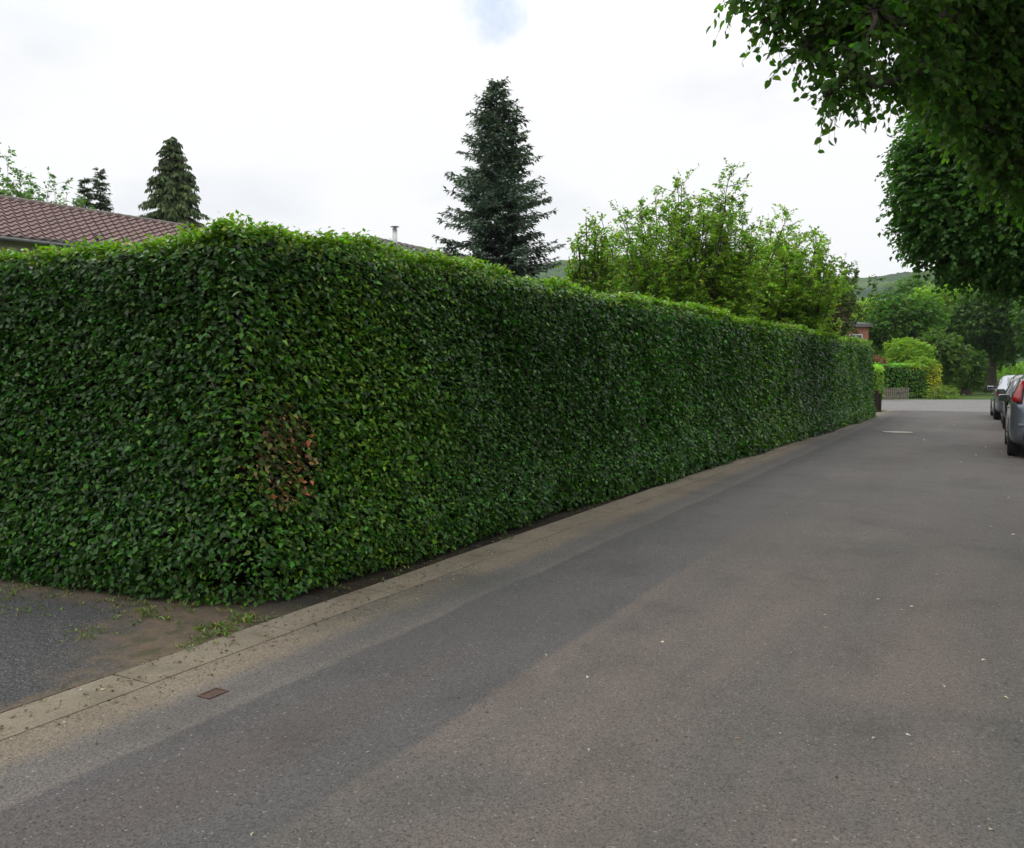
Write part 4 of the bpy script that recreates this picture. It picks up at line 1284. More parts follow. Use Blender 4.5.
def gable_house(name, label, eaveP, ridgeP, u_end, length, roofmat, wallmat, gut=True, vent=None, E=None, ke=0.0, kr=0.0):
    """house whose ridge runs along the road direction; eaveP and ridgeP are points on the eave and ridge, u_end is the far end along u"""
    DU_ = DU if E is None else np.array(E); DV_ = np.array([DU_[1], -DU_[0]]); RZ_ = math.atan2(DU_[1], DU_[0])
    eu, ev = np.dot(eaveP[:2], DU_), np.dot(eaveP[:2], DV_); ez = eaveP[2]
    ru, rv = np.dot(ridgeP[:2], DU_), np.dot(ridgeP[:2], DV_); rz = ridgeP[2]

    def UV(u, v, z=0.0):
        # the old roof sags a little towards its far end
        if z > 2.0:
            q = min(1.0, max(0.0, 1 - abs(v - rv) / abs(ev - rv)))
            z = z - ((1 - q) * ke * (u - eu) + q * kr * (u - ru))
        p = DU_ * u + DV_ * v
        return np.array([p[0], p[1], z])
    u1 = u_end; u0 = u_end - length
    ov = .45
    root = empty(name, UV((u0 + u1) / 2, rv, 0), RZ_); tag(root, label, 'house')
    slope = (rz - ez) / (ev - rv)
    # walls with gables (front wall stands under the eave)
    wv = ev - ov; bv = rv - (wv - rv)
    ztop = ez + slope * ov - .12
    mb = MB()
    prof = [(wv, -.1), (wv, ztop), (rv, rz - .14), (bv, ztop), (bv, -.1)]
    a = [UV(u0 + ov, v, z) for v, z in prof]; b_ = [UV(u1 - ov, v, z) for v, z in prof]
    n = 5
    mb.add(a + b_, [tuple(range(n)), tuple(range(2 * n - 1, n - 1, -1))] + [(i, (i + 1) % n, n + (i + 1) % n, n + i) for i in range(n)])
    obj('wall', mb.mesh(name + '_wall'), wallmat, root)
    mbr, nn = tiled_roof(UV(u0, ev, ez), UV(u1, ev, ez), UV(u0, rv, rz), UV(u1, rv, rz), roofmat, name)
    mb2, _ = tiled_roof(UV(u0, 2 * rv - ev, ez), UV(u1, 2 * rv - ev, ez), UV(u0, rv, rz), UV(u1, rv, rz), roofmat, name)
    mbr.add(mb2.v, mb2.f)
    # boards under the tiles
    for sv in (1, -1):
        e = rv + sv * (ev - rv)
        top = [UV(u0 + .02, e, ez - .03), UV(u1 - .02, e, ez - .03), UV(u1 - .02, rv, rz - .03), UV(u0 + .02, rv, rz - .03)]
        bot = [q - np.array([0, 0, .07]) for q in top]
        mbr.add(top + bot, [(0, 1, 2, 3), (7, 6, 5, 4), (0, 4, 5, 1), (1, 5, 6, 2), (2, 6, 7, 3), (3, 7, 4, 0)])
    rf = obj('roof', mbr.mesh(name + '_roof'), roofmat, root)
    rf_parent = rf
    def sub(nm, mesh, mat):
        o = bpy.data.objects.new(nm, mesh); COL.objects.link(o); mesh.materials.append(mat); o.parent = rf
        mesh.transform((Matrix.Translation(root.location) @ root.rotation_euler.to_matrix().to_4x4()).inverted()); return o
    mb = MB()
    u = u0
    while u < u1 - .05:
        pts = [UV(u, rv, rz + .0), UV(u + .38, rv, rz + .0)]
        mb.tube(pts, [.125, .11], n=10)
        u += .36
    sub('ridge_caps', mb.mesh('ridge'), plain('ridge_tile', (.17, .135, .12), (.12, .10, .09), scale=4, rough=.9))
    if gut:
        mb = MB()
        pts = []
        for sv in (1,):
            e = ev + .07
            mb.tube([UV(u0, e, ez - .06), UV(u1, e, ez - .06)], .065, n=10)
        sub('gutter', mb.mesh('gutter', True), GUTTER)
        mb = MB()
        mb.box(UV((u0 + u1) / 2, ev - .02, ez - .11), (length, .025, .2), RZ_)
        sub('fascia_board', mb.mesh('fascia'), plain('fascia', (.13, .125, .11), (.1, .1, .09), scale=3, rough=.6))
        mb = MB(); mb.tube([UV(u1 - 1.2, ev - .35, ez - .2), UV(u1 - 1.2, ev - .35, .0)], .045, n=8)
        sub('downpipe', mb.mesh('downpipe', True), GUTTER)
    if vent is not None:
        c = UV(vent[0], vent[1], rz - slope * (vent[1] - rv) + .09)
        mb = MB(); mb.box(c, (.2, .26, .16), RZ_, taper=.7)
        sub('roof_vent', mb.mesh('vent', bevel=.015), plain('vent', (.09, .05, .045), (.07, .04, .04), scale=3))
    for uu in np.arange(u0 + 2.2, u1 - 1.5, 3.1):
        window_part(root, UV(uu, wv + .02, 1.5), DU_, 1.3, 1.2, DV_)
    return root, rf, slope, rz, rv


E1 = np.array([.815, .579]); E1V = np.array([.579, -.815])
eave = at(0, 236.5, 28.0); ridge = at(0, 198, 31.3)
eu_, ru_, rv = np.dot(eave[:2], E1), np.dot(ridge[:2], E1), np.dot(ridge[:2], E1V)
k = (185 - 512) / F
for uu in np.linspace(-20, 60, 8001):
    pt = E1 * uu + E1V * rv
    if pt[1] > 1 and pt[0] / pt[1] > k:
        uend = uu; break
vt = at(95, 222, 30.3)
gable_house('tiled_house', 'bungalow with a mauve brown tiled roof at the left behind the hedge', eave, ridge, uend, 16.0, TILE, RENDERW,
            vent=(np.dot(vt[:2], E1), np.dot(vt[:2], E1V)), E=E1, ke=.045, kr=.065)

r2 = at(410, 248, 29); 
uu0 = None
rv2 = np.dot(r2[:2], DV)
for uu in np.linspace(0, 80, 8001):
    pt = UV(uu, rv2)
    if pt[1] > 1 and pt[0] / pt[1] > (470 - 512) / F: uu0 = uu; break
uus = None
for uu in np.linspace(0, 80, 8001):
    pt = UV(uu, rv2)
    if pt[1] > 1 and pt[0] / pt[1] > (372 - 512) / F: uus = uu; break
e2 = UV(np.dot(r2[:2], DU), rv2 + 4.2, r2[2] - 1.7)
h2, rf2, sl, rz2, rv2 = gable_house('grey_house', 'house with a grey roof ridge just showing over the hedge left of the spruce', e2, r2, uu0, uu0 - uus, DARKROOF, RENDERW)
fp = at(396, 241, 29.6); ftop = at(396, 226, 29.6)
fv = rv2 + .25
for uu in np.linspace(0, 80, 8001):
    pt = UV(uu, fv)
    if pt[1] > 1 and pt[0] / pt[1] > (396 - 512) / F: fu = uu; break
ftop = at(396, 226, UV(fu, fv)[1])
fpos = UV(fu, fv, 0)
STEEL = plain('steel_flue', (.55, .54, .53), (.45, .45, .45), scale=5, rough=.35, metallic=.5)
mb = MB(); mb.tube([(fpos[0], fpos[1], rz2 - .5), (fpos[0], fpos[1], ftop[2] - .08)], .075, n=14)
mb.tube([(fpos[0], fpos[1], ftop[2] - .08), (fpos[0], fpos[1], ftop[2] - .02)], [.05, .05], n=10)
mb.tube([(fpos[0], fpos[1], ftop[2] - .03), (fpos[0], fpos[1], ftop[2] + .03)], [.15, .02], n=14)
fl = bpy.data.objects.new('flue_pipe', mb.mesh('flue', True)); COL.objects.link(fl); fl.data.materials.append(STEEL); fl.parent = rf2
fl.data.transform((Matrix.Translation(h2.location) @ h2.rotation_euler.to_matrix().to_4x4()).inverted())

# brick house at the end of the hedge
def brick_material():
    m, nt, out = newmat('brick')
    b = N(nt, 'ShaderNodeBsdfPrincipled'); b.inputs['Roughness'].default_value = .9
    tc = N(nt, 'ShaderNodeTexCoord')
    geo = N(nt, 'ShaderNodeNewGeometry')
    sep = N(nt, 'ShaderNodeSeparateXYZ'); nt.links.new(tc.outputs['Object'], sep.inputs[0])
    co = N(nt, 'ShaderNodeCombineXYZ')
    nt.links.new(math_(nt, 'ADD', sep.outputs[0], sep.outputs[1]), co.inputs[0]); nt.links.new(sep.outputs[2], co.inputs[1])
    br = N(nt, 'ShaderNodeTexBrick'); br.inputs['Scale'].default_value = 1.0
    br.inputs['Brick Width'].default_value = .24; br.inputs['Row Height'].default_value = .083; br.inputs['Mortar Size'].default_value = .008
    br.inputs['Color1'].default_value = (.38, .12, .065, 1); br.inputs['Color2'].default_value = (.29, .09, .055, 1); br.inputs['Mortar'].default_value = (.25, .21, .17, 1)
    nt.links.new(co.outputs[0], br.inputs['Vector']); nt.links.new(br.outputs['Color'], b.inputs['Base Color'])
    nt.links.new(b.outputs[0], out.inputs['Surface'])
    return m


BRICK = brick_material()
cb = at(868, 352, 62)
hw = 7.0
hroot = empty('brick_house', (cb[0] - hw / 2, 62 + 4, 0)); tag(hroot, 'red brick house with a flat dark roof edge and white window beyond the hedge end', 'house')
zt = at(860, 327, 62)[2]
mb = MB(); mb.box((cb[0] - hw / 2, 66, zt / 2 - .05), (hw, 8, zt + .1)); obj('wall', mb.mesh('brick_wall'), BRICK, hroot)
mb = MB(); mb.box((cb[0] - hw / 2, 66, zt + .11), (hw + .5, 8.5, .22), taper=.98)
mb.add([(cb[0] - hw - .2, 61.9, zt + .23), (cb[0] + .2, 61.9, zt + .23), (cb[0] + .2, 70, zt + .23), (cb[0] - hw - .2, 70, zt + .23), (cb[0] - hw / 2 - 1, 66, zt + 1.0), (cb[0] - hw / 2 + 1, 66, zt + 1.0)],
       [(0, 1, 5, 4), (1, 2, 5), (2, 3, 4, 5), (3, 0, 4), (3, 2, 1, 0)])
obj('roof', mb.mesh('flat_roof'), DARKROOF, hroot)
for pxw in (855.5, 839, 822):
    c = at(pxw, 339.5, 61.98)
    window_part(hroot, c, (1, 0), .95, .75, (0, -1))
    window_part(hroot, (c[0], 61.98, 1.4), (1, 0), .95, 1.1, (0, -1))
mb = MB(); c = at(846, 331, 61.8); mb.box((c[0], 61.9, zt / 2), (.16, .14, zt - .02)); obj('corner_post', mb.mesh('corner_post'), WHITEP, hroot)

# =================================================================== DRAIN AND MANHOLE COVERS
IRON = plain('rusty_iron', (.15, .085, .058), (.08, .06, .05), scale=30, rough=.8, bump=.6, metallic=.2)
gp = G(213, 694); gu, gv = np.dot(gp[:2], DU), np.dot(gp[:2], DV)
groot = empty('drain_cover', (gp[0], gp[1], 0)); groot.scale = (.64, .64, .8); tag(groot, 'small rusty iron drain cover set in the road near the kerb', 'drain cover')
mb = MB()
w = .17; hgt = .11
for sgn in (-1, 1):
    mb.box(UV(gu, gv + sgn * (hgt / 2 + .004), .003), (w + .02, .012, .012), RZ)
    mb.box(UV(gu + sgn * (w / 2 + .004), gv, .0032), (.012, hgt - .004, .012), RZ)
obj('frame', mb.mesh('cover_frame'), IRON, groot)
mb = MB()
mb.box(UV(gu, gv, .0), (w - .004, hgt - .004, .006), RZ)
for i in range(7):
    for j in range(4):
        mb.box(UV(gu - w / 2 + .018 + i * .0225, gv - hgt / 2 + .018 + j * .025, .0045), (.013, .011, .0035), RZ + .78)
obj('lid', mb.mesh('cover_lid'), IRON, groot)

mp_ = G(898, 432.3); mu, mv = np.dot(mp_[:2], DU), np.dot(mp_[:2], DV)
mroot = empty('manhole_cover', (mp_[0], mp_[1], 0)); tag(mroot, 'round pale manhole cover in the road before the hedge end', 'manhole cover')
CONC = granular('cover_concrete', [(.3, (.26, .24, .22)), (.7, (.33, .31, .28))], 60, 4)
mb = MB(); mb.tube([(mp_[0], mp_[1], -.03), (mp_[0], mp_[1], .009)], .36, n=36)
obj('lid', mb.mesh('manhole_lid'), CONC, mroot)
mb = MB()
k = 40; vs = []; fs = []
for i in range(k):
    th = 2 * math.pi * i / k
    for rr, zz in ((.362, -.02), (.362, .012), (.42, .012), (.44, -.02)):
        vs.append((mp_[0] + rr * math.cos(th), mp_[1] + rr * math.sin(th), zz))
for i in range(k):
    j = (i + 1) % k
    for q in range(3): fs.append((i * 4 + q, j * 4 + q, j * 4 + q + 1, i * 4 + q + 1))
mb.add(vs, fs)
obj('ring', mb.mesh('manhole_ring'), IRON, mroot)

# =================================================================== WEEDS, LITTER
def weeds():
    rng = np.random.default_rng(77)
    P = []; A = []; Nn = []; S = []; C = []
    spots = []
    for (px, py, sx, n, h) in ((15, 590, 14, 26, .05), (60, 592, 16, 34, .05), (28, 612, 14, 22, .04), (92, 634, 12, 26, .04), (80, 640, 8, 14, .03), (150, 616, 14, 30, .06),
                               (120, 606, 16, 30, .05), (218, 632, 9, 26, .075), (205, 640, 8, 16, .05), (238, 622, 10, 26, .08), (190, 650, 6, 16, .03), (180, 606, 20, 20, .06),
                               (40, 597, 30, 24, .04), (0, 600, 12, 20, .05)):
        for i in range(n):
            g = G(px + rng.normal(0, sx), py + rng.normal(0, sx * .35))
            spots.append((g, h))
    for uu in rng.uniform(2.5, 34, 260):      # along the foot of the hedge
        spots.append((UV(uu, -3.93 + rng.normal(0, .03)), .025 if rng.uniform() < .8 else .06))
    for (g, h) in spots:
        m_ = rng.integers(3, 8)
        for k in range(m_):
            th = rng.uniform(0, 6.28)
            P.append(g + [rng.normal(0, .012), rng.normal(0, .012), .012])
            A.append([math.cos(th) * .7, math.sin(th) * .7, rng.uniform(.15, 1.4)]); Nn.append([rng.normal(0, .4), rng.normal(0, .4), 1])
            S.append(.55 * h * rng.uniform(.5, 1.3)); 
    n = len(P)
    c = vary(n, (.10, .14, .03), .4, .2, rng)
    me = leaf_mesh('weeds', np.array(P), np.array(A), np.array(Nn), np.array(S), c, T_LEAF, .6)
    tag(obj('weeds', me, LEAF), 'low weeds and grass tufts on the soil at the foot of the hedge', 'weeds', kind='stuff')
    # dead leaves and crumbs
    n = 2200
    uu = rng.uniform(-1, 34, n); vv = np.where(rng.uniform(0, 1, n) < .82, -3.72 + rng.normal(0, .16, n), rng.uniform(-5.5, 2.2, n))
    near = rng.uniform(0, 1, n) < .35
    uu[near] = rng.uniform(1.5, 6, near.sum()); 
    ok = ~((vv < -3.98) & (uu > 2.8))
    uu = uu[ok]; vv = vv[ok]; n = len(uu)
    p = np.stack([UV(a, b, 0) for a, b in zip(uu, vv)])
    p[:, 2] = np.where((vv > -3.91) & (vv < -3.62), .012, np.where(vv < -3.9, .018, .005))
    th = rng.uniform(0, 6.28, n)
    a = np.column_stack([np.cos(th), np.sin(th), rng.normal(0, .1, n)]); nn = np.column_stack([rng.normal(0, .25, (n, 2)), np.ones(n)])
    c = vary(n, (.10, .07, .035), .5, .2, rng)
    light = rng.uniform(0, 1, n) < .12
    c[light] = vary(light.sum(), (.36, .33, .26), .2, .1, rng)
    me = leaf_mesh('litter', p, a, nn, rng.uniform(.006, .026, n), c, T_LEAF)
    tag(obj('leaf_litter', me, plain('dry_leaf', (.1, .1, .1)) if False else LEAF_TREE), 'dry leaf crumbs along the kerb and scattered on the asphalt', 'litter', kind='stuff')
    # pale fallen petals on the asphalt
    pts = [(588, 677), (664, 643), (989, 831), (880, 600), (1015, 535), (990, 527), (914, 607), (944, 686), (900, 610), (985, 660), (905, 735), (780, 735),
           (985, 447), (1013, 457), (1002, 452), (925, 440), (960, 462), (1009, 498), (875, 738), (1003, 697), (823, 628), (935, 575), (975, 455), (953, 425)]
    p = np.stack([G(x, y) + [0, 0, .005] for x, y in pts]); n = len(p)
    th = rng.uniform(0, 6.28, n)
    d = np.linalg.norm(p, axis=1)
    me = leaf_mesh('petals', p, np.column_stack([np.cos(th), np.sin(th), np.zeros(n)]), np.column_stack([rng.normal(0, .2, (n, 2)), np.ones(n)]),
                   np.clip(.012 + .003 * d, 0, .06), vary(n, (.5, .46, .36), .2, .05, rng), T_LEAF)
    tag(obj('petals', me, LEAF_TREE), 'pale fallen petals dotted over the asphalt', 'petals', kind='stuff')


weeds()

# =================================================================== STREET TREES ON THE RIGHT
def street_trees():
    DKG = (.05, .115, .014)
    LEAF_NEAR = leafmat('leaf_street_tree', rough=.5, trans=.5, spec=.3, tgain=(1.6, 2.0, .6))
    # near tree, trunk outside the frame on the right kerb
    base = UV(9.2, 3.2, .06)
    cl = []
    near = [(738, -14, 7.4, .26), (757, 20, 7.4, .24), (775, 8, 7.6, .34), (792, 42, 7.3, .26), (815, 10, 7.8, .42), (832, 42, 7.5, .34), (812, 62, 7.3, .14),
            (826, 122, 7.0, .085), (838, 108, 7.0, .09), (845, 82, 7.1, .16), (858, 66, 7.4, .26), (868, 96, 7.3, .13), (880, 84, 7.4, .2), (893, 92, 7.6, .15),
            (870, 20, 7.9, .48), (905, 45, 7.8, .45), (935, 60, 8.0, .40), (915, 85, 7.7, .16), (950, 20, 8.1, .55), (968, 80, 8.2, .45), (995, 50, 8.2, .6), (1000, 125, 8.4, .42), (975, 118, 8.3, .3),
            (1024, 100, 8.5, .6), (1015, 160, 8.5, .33), (1040, 180, 8.6, .45), (900, -30, 8.0, .6), (985, -20, 8.3, .7), (820, -40, 7.9, .55), (1060, 60, 8.6, .8), (1080, 150, 8.8, .7),
            (1110, 0, 9.0, .9), (1150, 100, 9.0, .9)]
    for px, py, D, r_ in near: cl.append((at(px + 30, py - 70, D), r_ * .78, 1.0))
    rng = np.random.default_rng(3)
    cl = [(p, r_ * rng.uniform(.75, 1.1), rng.uniform(.5, 1.2)) for p, r_, w_ in cl]
    for px, py, D, r_ in [(735, 22, 7.4, .09), (760, 52, 7.4, .08), (800, 78, 7.4, .10), (822, 128, 7.2, .07), (832, 118, 7.2, .09), (846, 104, 7.2, .08), (866, 116, 7.3, .08), (888, 112, 7.4, .10),
                          (905, 104, 7.5, .12), (846, 62, 7.4, .16), (778, 40, 7.4, .12), (925, 100, 7.7, .14), (948, 118, 7.9, .16), (962, 150, 8.1, .12), (990, 165, 8.2, .12), (812, 60, 7.4, .12)]:
        cl.append((at(px + 6, py - 32, D), r_, 1.3))
    for px, py, D, r_ in [(960, 60, 8.3, .4), (990, 100, 8.5, .4), (1020, 60, 8.6, .5), (1025, 130, 8.6, .35), (1050, 100, 8.8, .6), (1000, 20, 8.6, .6), (1060, 170, 8.9, .4), (1010, 160, 8.4, .16), (1080, 60, 9.0, .8)]:
        cl.append((at(px, py, D), r_, 1.1))
    for i in range(22):
        a = rng.uniform(0, 6.28); q = rng.uniform(.3, 1)
        c = UV(9.0 + 4.4 * q * math.cos(a), 3.0 + 3.9 * q * math.sin(a), rng.uniform(6.2, 9.0))
        cl.append((c, rng.uniform(.8, 1.2), .12))
    broad_tree('street_tree', 'nearest dark leafy street tree overhanging the road from the right', 'tree', base, cl, 0.068, 1750, DKG, trunk_r=.26,
               seed=71, group='street trees along the right kerb', tmpl=T_HEART, spr=(6, .26), shell=.4, cap=1500, flat=.35, droop=.55, width=.8, mat=LEAF_NEAR, fork=-.32, twigs=True)
    # second tree
    base = UV(20.5, 3.4, .06)
    cl = []
    n2 = [(920, 128, 18, .55), (912, 150, 17.8, .55), (935, 165, 17.6, .85), (905, 185, 17.6, .42), (918, 205, 17.4, .6), (908, 228, 17.4, .45), (935, 240, 17.3, .62), (950, 262, 17.2, .42),
          (960, 200, 17.5, 1.0), (965, 140, 18, .9), (975, 235, 17.2, .75), (985, 264, 17.0, .42), (1000, 180, 17.3, 1.1), (1005, 245, 17.0, .75), (1020, 262, 16.9, .5), (1035, 215, 17, 1.1), (1040, 262, 16.8, .7),
          (1000, 110, 18, 1.0), (1040, 140, 17.5, 1.2), (1080, 200, 17, 1.4), (1090, 260, 16.5, .9), (1120, 130, 17.2, 1.5), (1160, 220, 16.5, 1.4), (1050, 60, 18, 1.4), (970, 90, 18.4, .8), (1110, 40, 18, 1.5),
          (1240, 180, 15.5, 1.5), (1220, 90, 16, 1.6)]
    for px, py, D, r_ in n2: cl.append((at(px + 16, py, D), (r_, r_ * 1.3, r_ * .85), 1.0))
    broad_tree('street_tree', 'second dark street tree with a dense rounded crown above the parked cars', 'tree', base, cl, .105, 620, (.045, .115, .017), trunk_r=.24,
               seed=72, group='street trees along the right kerb', tmpl=T_LEAF, width=1.35, spr=(6, .3), shell=.7, cap=3400, flat=.7, droop=.4)


street_trees()

# =================================================================== CARS
TYRE = plain('tyre', (.012, .012, .012), (.02, .02, .02), scale=20, rough=.85)
RIM = plain('rim', (.35, .35, .36), (.28, .28, .29), scale=6, rough=.35, metallic=.8)
BLACKP = plain('black_plastic', (.012, .012, .013), (.018, .018, .02), scale=10, rough=.55)
REDL = plain('red_lens', (.34, .012, .012), (.26, .01, .01), scale=4, rough=.15, spec=.6)
CLEARL = plain('clear_lens', (.5, .5, .52), (.4, .4, .42), scale=4, rough=.12, spec=.7)
CARGLASS = plain('car_glass', (.045, .055, .06), (.03, .036, .04), scale=1.5, rough=.03, spec=1.0, coat=.6)
PLATE = plain('plate', (.6, .6, .58), (.55, .55, .53), scale=2, rough=.5)


def car(name, label, u, v, paint, L=4.35, Wd=1.78, Ht=1.52, style='hatch', light='tall', rot=0.0):
    """front towards +x local; origin at the ground under the middle"""
    root = empty(name, UV(u, v, 0), RZ + rot)
    tag(root, label, 'car', 'cars parked along the right kerb')
    hl = L / 2; hw = Wd / 2
    # x, half width, bottom, bumper/mid, belt z, roof z, roof half width
    if style == 'hatch':
        st = [(-hl, .80, .36, .62, .86, .90, .66), (-hl + .06, .90, .26, .62, .96, 1.02, .70), (-hl + .16, .96, .22, .62, 1.00, 1.22, .74), (-hl + .36, .99, .20, .62, 1.00, 1.44, .74),
              (-hl + .75, 1.0, .19, .60, .98, 1.50, .74), (-hl + 1.5, 1.0, .19, .58, .96, 1.53, .745), (-hl + 2.3, 1.0, .19, .58, .94, 1.51, .74), (-hl + 2.75, 1.0, .19, .58, .93, 1.41, .73),
              (-hl + 3.15, .99, .19, .58, .93, 1.16, .75), (-hl + 3.42, .98, .19, .58, .93, .975, .80), (-hl + 3.9, .95, .2, .56, .84, .88, .70), (-hl + 4.2, .88, .22, .52, .72, .76, .62), (hl, .76, .28, .48, .60, .64, .55)]
    else:   # saloon
        st = [(-hl, .80, .34, .60, .84, .90, .66), (-hl + .08, .90, .25, .60, .95, 1.00, .72), (-hl + .30, .96, .21, .60, .98, 1.02, .76), (-hl + .55, .98, .20, .60, .98, 1.06, .76),
              (-hl + .85, 1.0, .19, .60, .97, 1.24, .73), (-hl + 1.25, 1.0, .19, .58, .95, 1.41, .72), (-hl + 1.8, 1.0, .19, .58, .94, 1.46, .725), (-hl + 2.5, 1.0, .19, .58, .93, 1.43, .72),
              (-hl + 2.95, .99, .19, .58, .92, 1.20, .73), (-hl + 3.35, .98, .19, .58, .92, .96, .80), (-hl + 3.9, .95, .2, .56, .84, .87, .70), (-hl + 4.25, .88, .22, .52, .70, .75, .62), (hl, .76, .28, .48, .60, .64, .55)]
    kz = Ht / st[5][5] if style == 'hatch' else Ht / 1.46
    rings = []
    for (x, wf, zb, zm, zbelt, zr, rw) in st:
        w = wf * hw; rwh = rw * hw
        zb *= 1; zbelt *= kz; zr *= kz; zm *= kz
        q = [(0, zb), (w * .82, zb), (w * .985, zb + .10), (w, zm * .72), (w, zm), (w * .975, zbelt - .04), (w * .955, zbelt), (rwh + (w * .955 - rwh) * .10, zr - (zr - zbelt) * .12), (rwh * .88, zr - .01), (rwh * .45, zr + .012), (0, zr + .016)]
        rings.append([(x, y, z) for y, z in q])
    nq = len(rings[0])
    full = []
    for rg in rings:
        full.append([(x, y, z) for x, y, z in rg] + [(x, -y, z) for x, y, z in rg[-2:0:-1]])
    n = len(full[0])
    mb = MB()
    vs = [p for rg in full for p in rg]
    fs = []
    for j in range(len(full) - 1):
        for i in range(n):
            i2 = (i + 1) % n
            fs.append((j * n + i, j * n + i2, (j + 1) * n + i2, (j + 1) * n + i))
    fs.append(tuple(range(n))); fs.append(tuple((len(full) - 1) * n + i for i in range(n - 1, -1, -1)))
    mb.add(vs, fs)
    me = mb.mesh('car_body')
    # smooth it once
    bo = obj('body', me, [paint, BLACKP], root, world=False)
    sm = bo.modifiers.new('s', 'SUBSURF'); sm.levels = 2; sm.render_levels = 2
    me.polygons.foreach_set('use_smooth', [True] * len(me.polygons))

    def interp(x, i):
        xs = [rg[i][0] for rg in rings]
        return np.array([x, np.interp(x, xs, [rg[i][1] for rg in rings]), np.interp(x, xs, [rg[i][2] for rg in rings])])

    def panel(nm, pts, mat, th=.012, parent=None, outd=(0, 0, 0)):
        """thin curved glass panel given a grid of points (rows x cols)"""
        g = np.array(pts)
        r_, c_ = g.shape[:2]
        nm_ = np.cross(g[0, -1] - g[0, 0], g[-1, 0] - g[0, 0]); nm_ /= np.linalg.norm(nm_)
        if np.dot(nm_, outd) < 0: nm_ = -nm_
        o_ = g + nm_ * th; i_ = g - nm_ * .02
        V = list(o_.reshape(-1, 3)) + list(i_.reshape(-1, 3)); k = r_ * c_
        f_ = []
        for a in range(r_ - 1):
            for b_ in range(c_ - 1):
                q = (a * c_ + b_, a * c_ + b_ + 1, (a + 1) * c_ + b_ + 1, (a + 1) * c_ + b_)
                f_.append(q); f_.append(tuple(k + e for e in q[::-1]))
        bd = [(0, b_) for b_ in range(c_)] + [(a, c_ - 1) for a in range(1, r_)] + [(r_ - 1, b_) for b_ in range(c_ - 2, -1, -1)] + [(a, 0) for a in range(r_ - 2, 0, -1)]
        ids = [a * c_ + b_ for a, b_ in bd]
        for e in range(len(ids)):
            f_.append((ids[e], ids[(e + 1) % len(ids)], k + ids[(e + 1) % len(ids)], k + ids[e]))
        m2 = MB(); m2.add(V, f_)
        return obj(nm, m2.mesh(nm, True), mat, parent or root, world=False)

    hatch = style == 'hatch'
    xr0 = -hl + (.42 if hatch else .98); xr1 = -hl + (2.85 if hatch else 2.8)
    # side windows: three panes each side
    cuts = [xr0, xr0 + (.42 if hatch else .25), xr0 + 1.25, xr1 + .12]
    for sgn in (1, -1):
        for w_ in range(3):
            a, b_ = cuts[w_] + .03, cuts[w_ + 1] - .03
            grid = []
            for f_ in (.12, .5, .9):
                row = []
                for x in np.linspace(a, b_, 7):
                    lo = interp(x, 6); hi = interp(x, 7)
                    p = lo + (hi - lo) * f_
                    row.append((p[0], sgn * p[1], p[2]))
                grid.append(row)
            panel('side_window', grid, CARGLASS, th=.004, outd=(0, sgn, .3))
    # rear and front windows
    def cross(xlo, xhi, nm, outx):
        grid = []
        for f_ in np.linspace(0, 1, 5):
            x = xlo + (xhi - xlo) * f_
            t8 = interp(x, 8); row = []
            for yy in np.linspace(-.92, .92, 9):
                # width limited by roof edge point
                wmax = interp(x, 8)[1] * .98
                z = t8[2] + .012 * (1 - abs(yy))
                row.append((x, yy * wmax, z))
            grid.append(row)
        panel(nm, grid, CARGLASS, th=.014, outd=(outx, 0, .6))
    if hatch: cross(-hl + .085, -hl + .33, 'rear_window', -1); cross(-hl + 3.36, -hl + 2.72, 'windscreen', 1)
    else: cross(-hl + .62, -hl + 1.18, 'rear_window', -1); cross(-hl + 3.28, -hl + 2.62, 'windscreen', 1)
    # tail lights
    for sgn in (1, -1):
        mb = MB()
        if light == 'tall':
            grid = []
            for z, xo, y0, y1 in ((1.0, .02, .80, .93), (1.08, .06, .80, .91), (1.17, .115, .79, .875), (1.27, .185, .77, .825), (1.36, .27, .74, .775)):
                x = -hl + xo
                grid.append([(x - .01, sgn * y0 * hw, z * kz), (x + .015, sgn * (y0 + y1) / 2 * hw, z * kz), (x + .05, sgn * y1 * hw * 1.0, z * kz), (x + .12, sgn * (y1 + .008) * hw, z * kz)])
            o_ = panel('tail_light', grid, REDL, th=.03, outd=(-1, sgn * .6, 0))
        else:
            grid = []
            for z, xo in ((.78, -.01), (.86, .0), (.93, .02)):
                x = -hl + xo
                grid.append([(x - .02, sgn * .48 * hw, z * kz), (x, sgn * .72 * hw, z * kz), (x + .05, sgn * .88 * hw, z * kz), (x + .22, sgn * .955 * hw, z * kz)])
            o_ = panel('tail_light', grid, REDL, th=.03, outd=(-1, sgn * .6, 0))
        grid = [[(hl - .02 - dx, sgn * y * hw, z) for dx, y in ((.0, .45), (.05, .65), (.2, .85))] for z in (.60, .70)]
        panel('headlight', grid, CLEARL, th=.06, outd=(1, 0, .3))
        # mirrors
        mx = xr1 - .05
        b6 = interp(mx, 6)
        mb = MB(); mb.box((mx, sgn * (b6[1] + .085), b6[2] + .07), (.13, .22, .15), 0)
        mo = obj('wing_mirror', mb.mesh('mirror', smooth=True, bevel=.035), [paint], root, world=False)
        mb = MB(); mb.tube([(mx, sgn * (b6[1] - .03), b6[2] + .0), (mx, sgn * (b6[1] + .02), b6[2] + .03)], .022, n=8)
        st_ = obj('mirror_arm', mb.mesh('mirror_arm'), BLACKP, mo, world=False)
        mb = MB(); mb.box((mx - .07, sgn * (b6[1] + .085), b6[2] + .07), (.008, .18, .11), 0)
        obj('mirror_glass', mb.mesh('mirror_glass'), CARGLASS, mo, world=False)
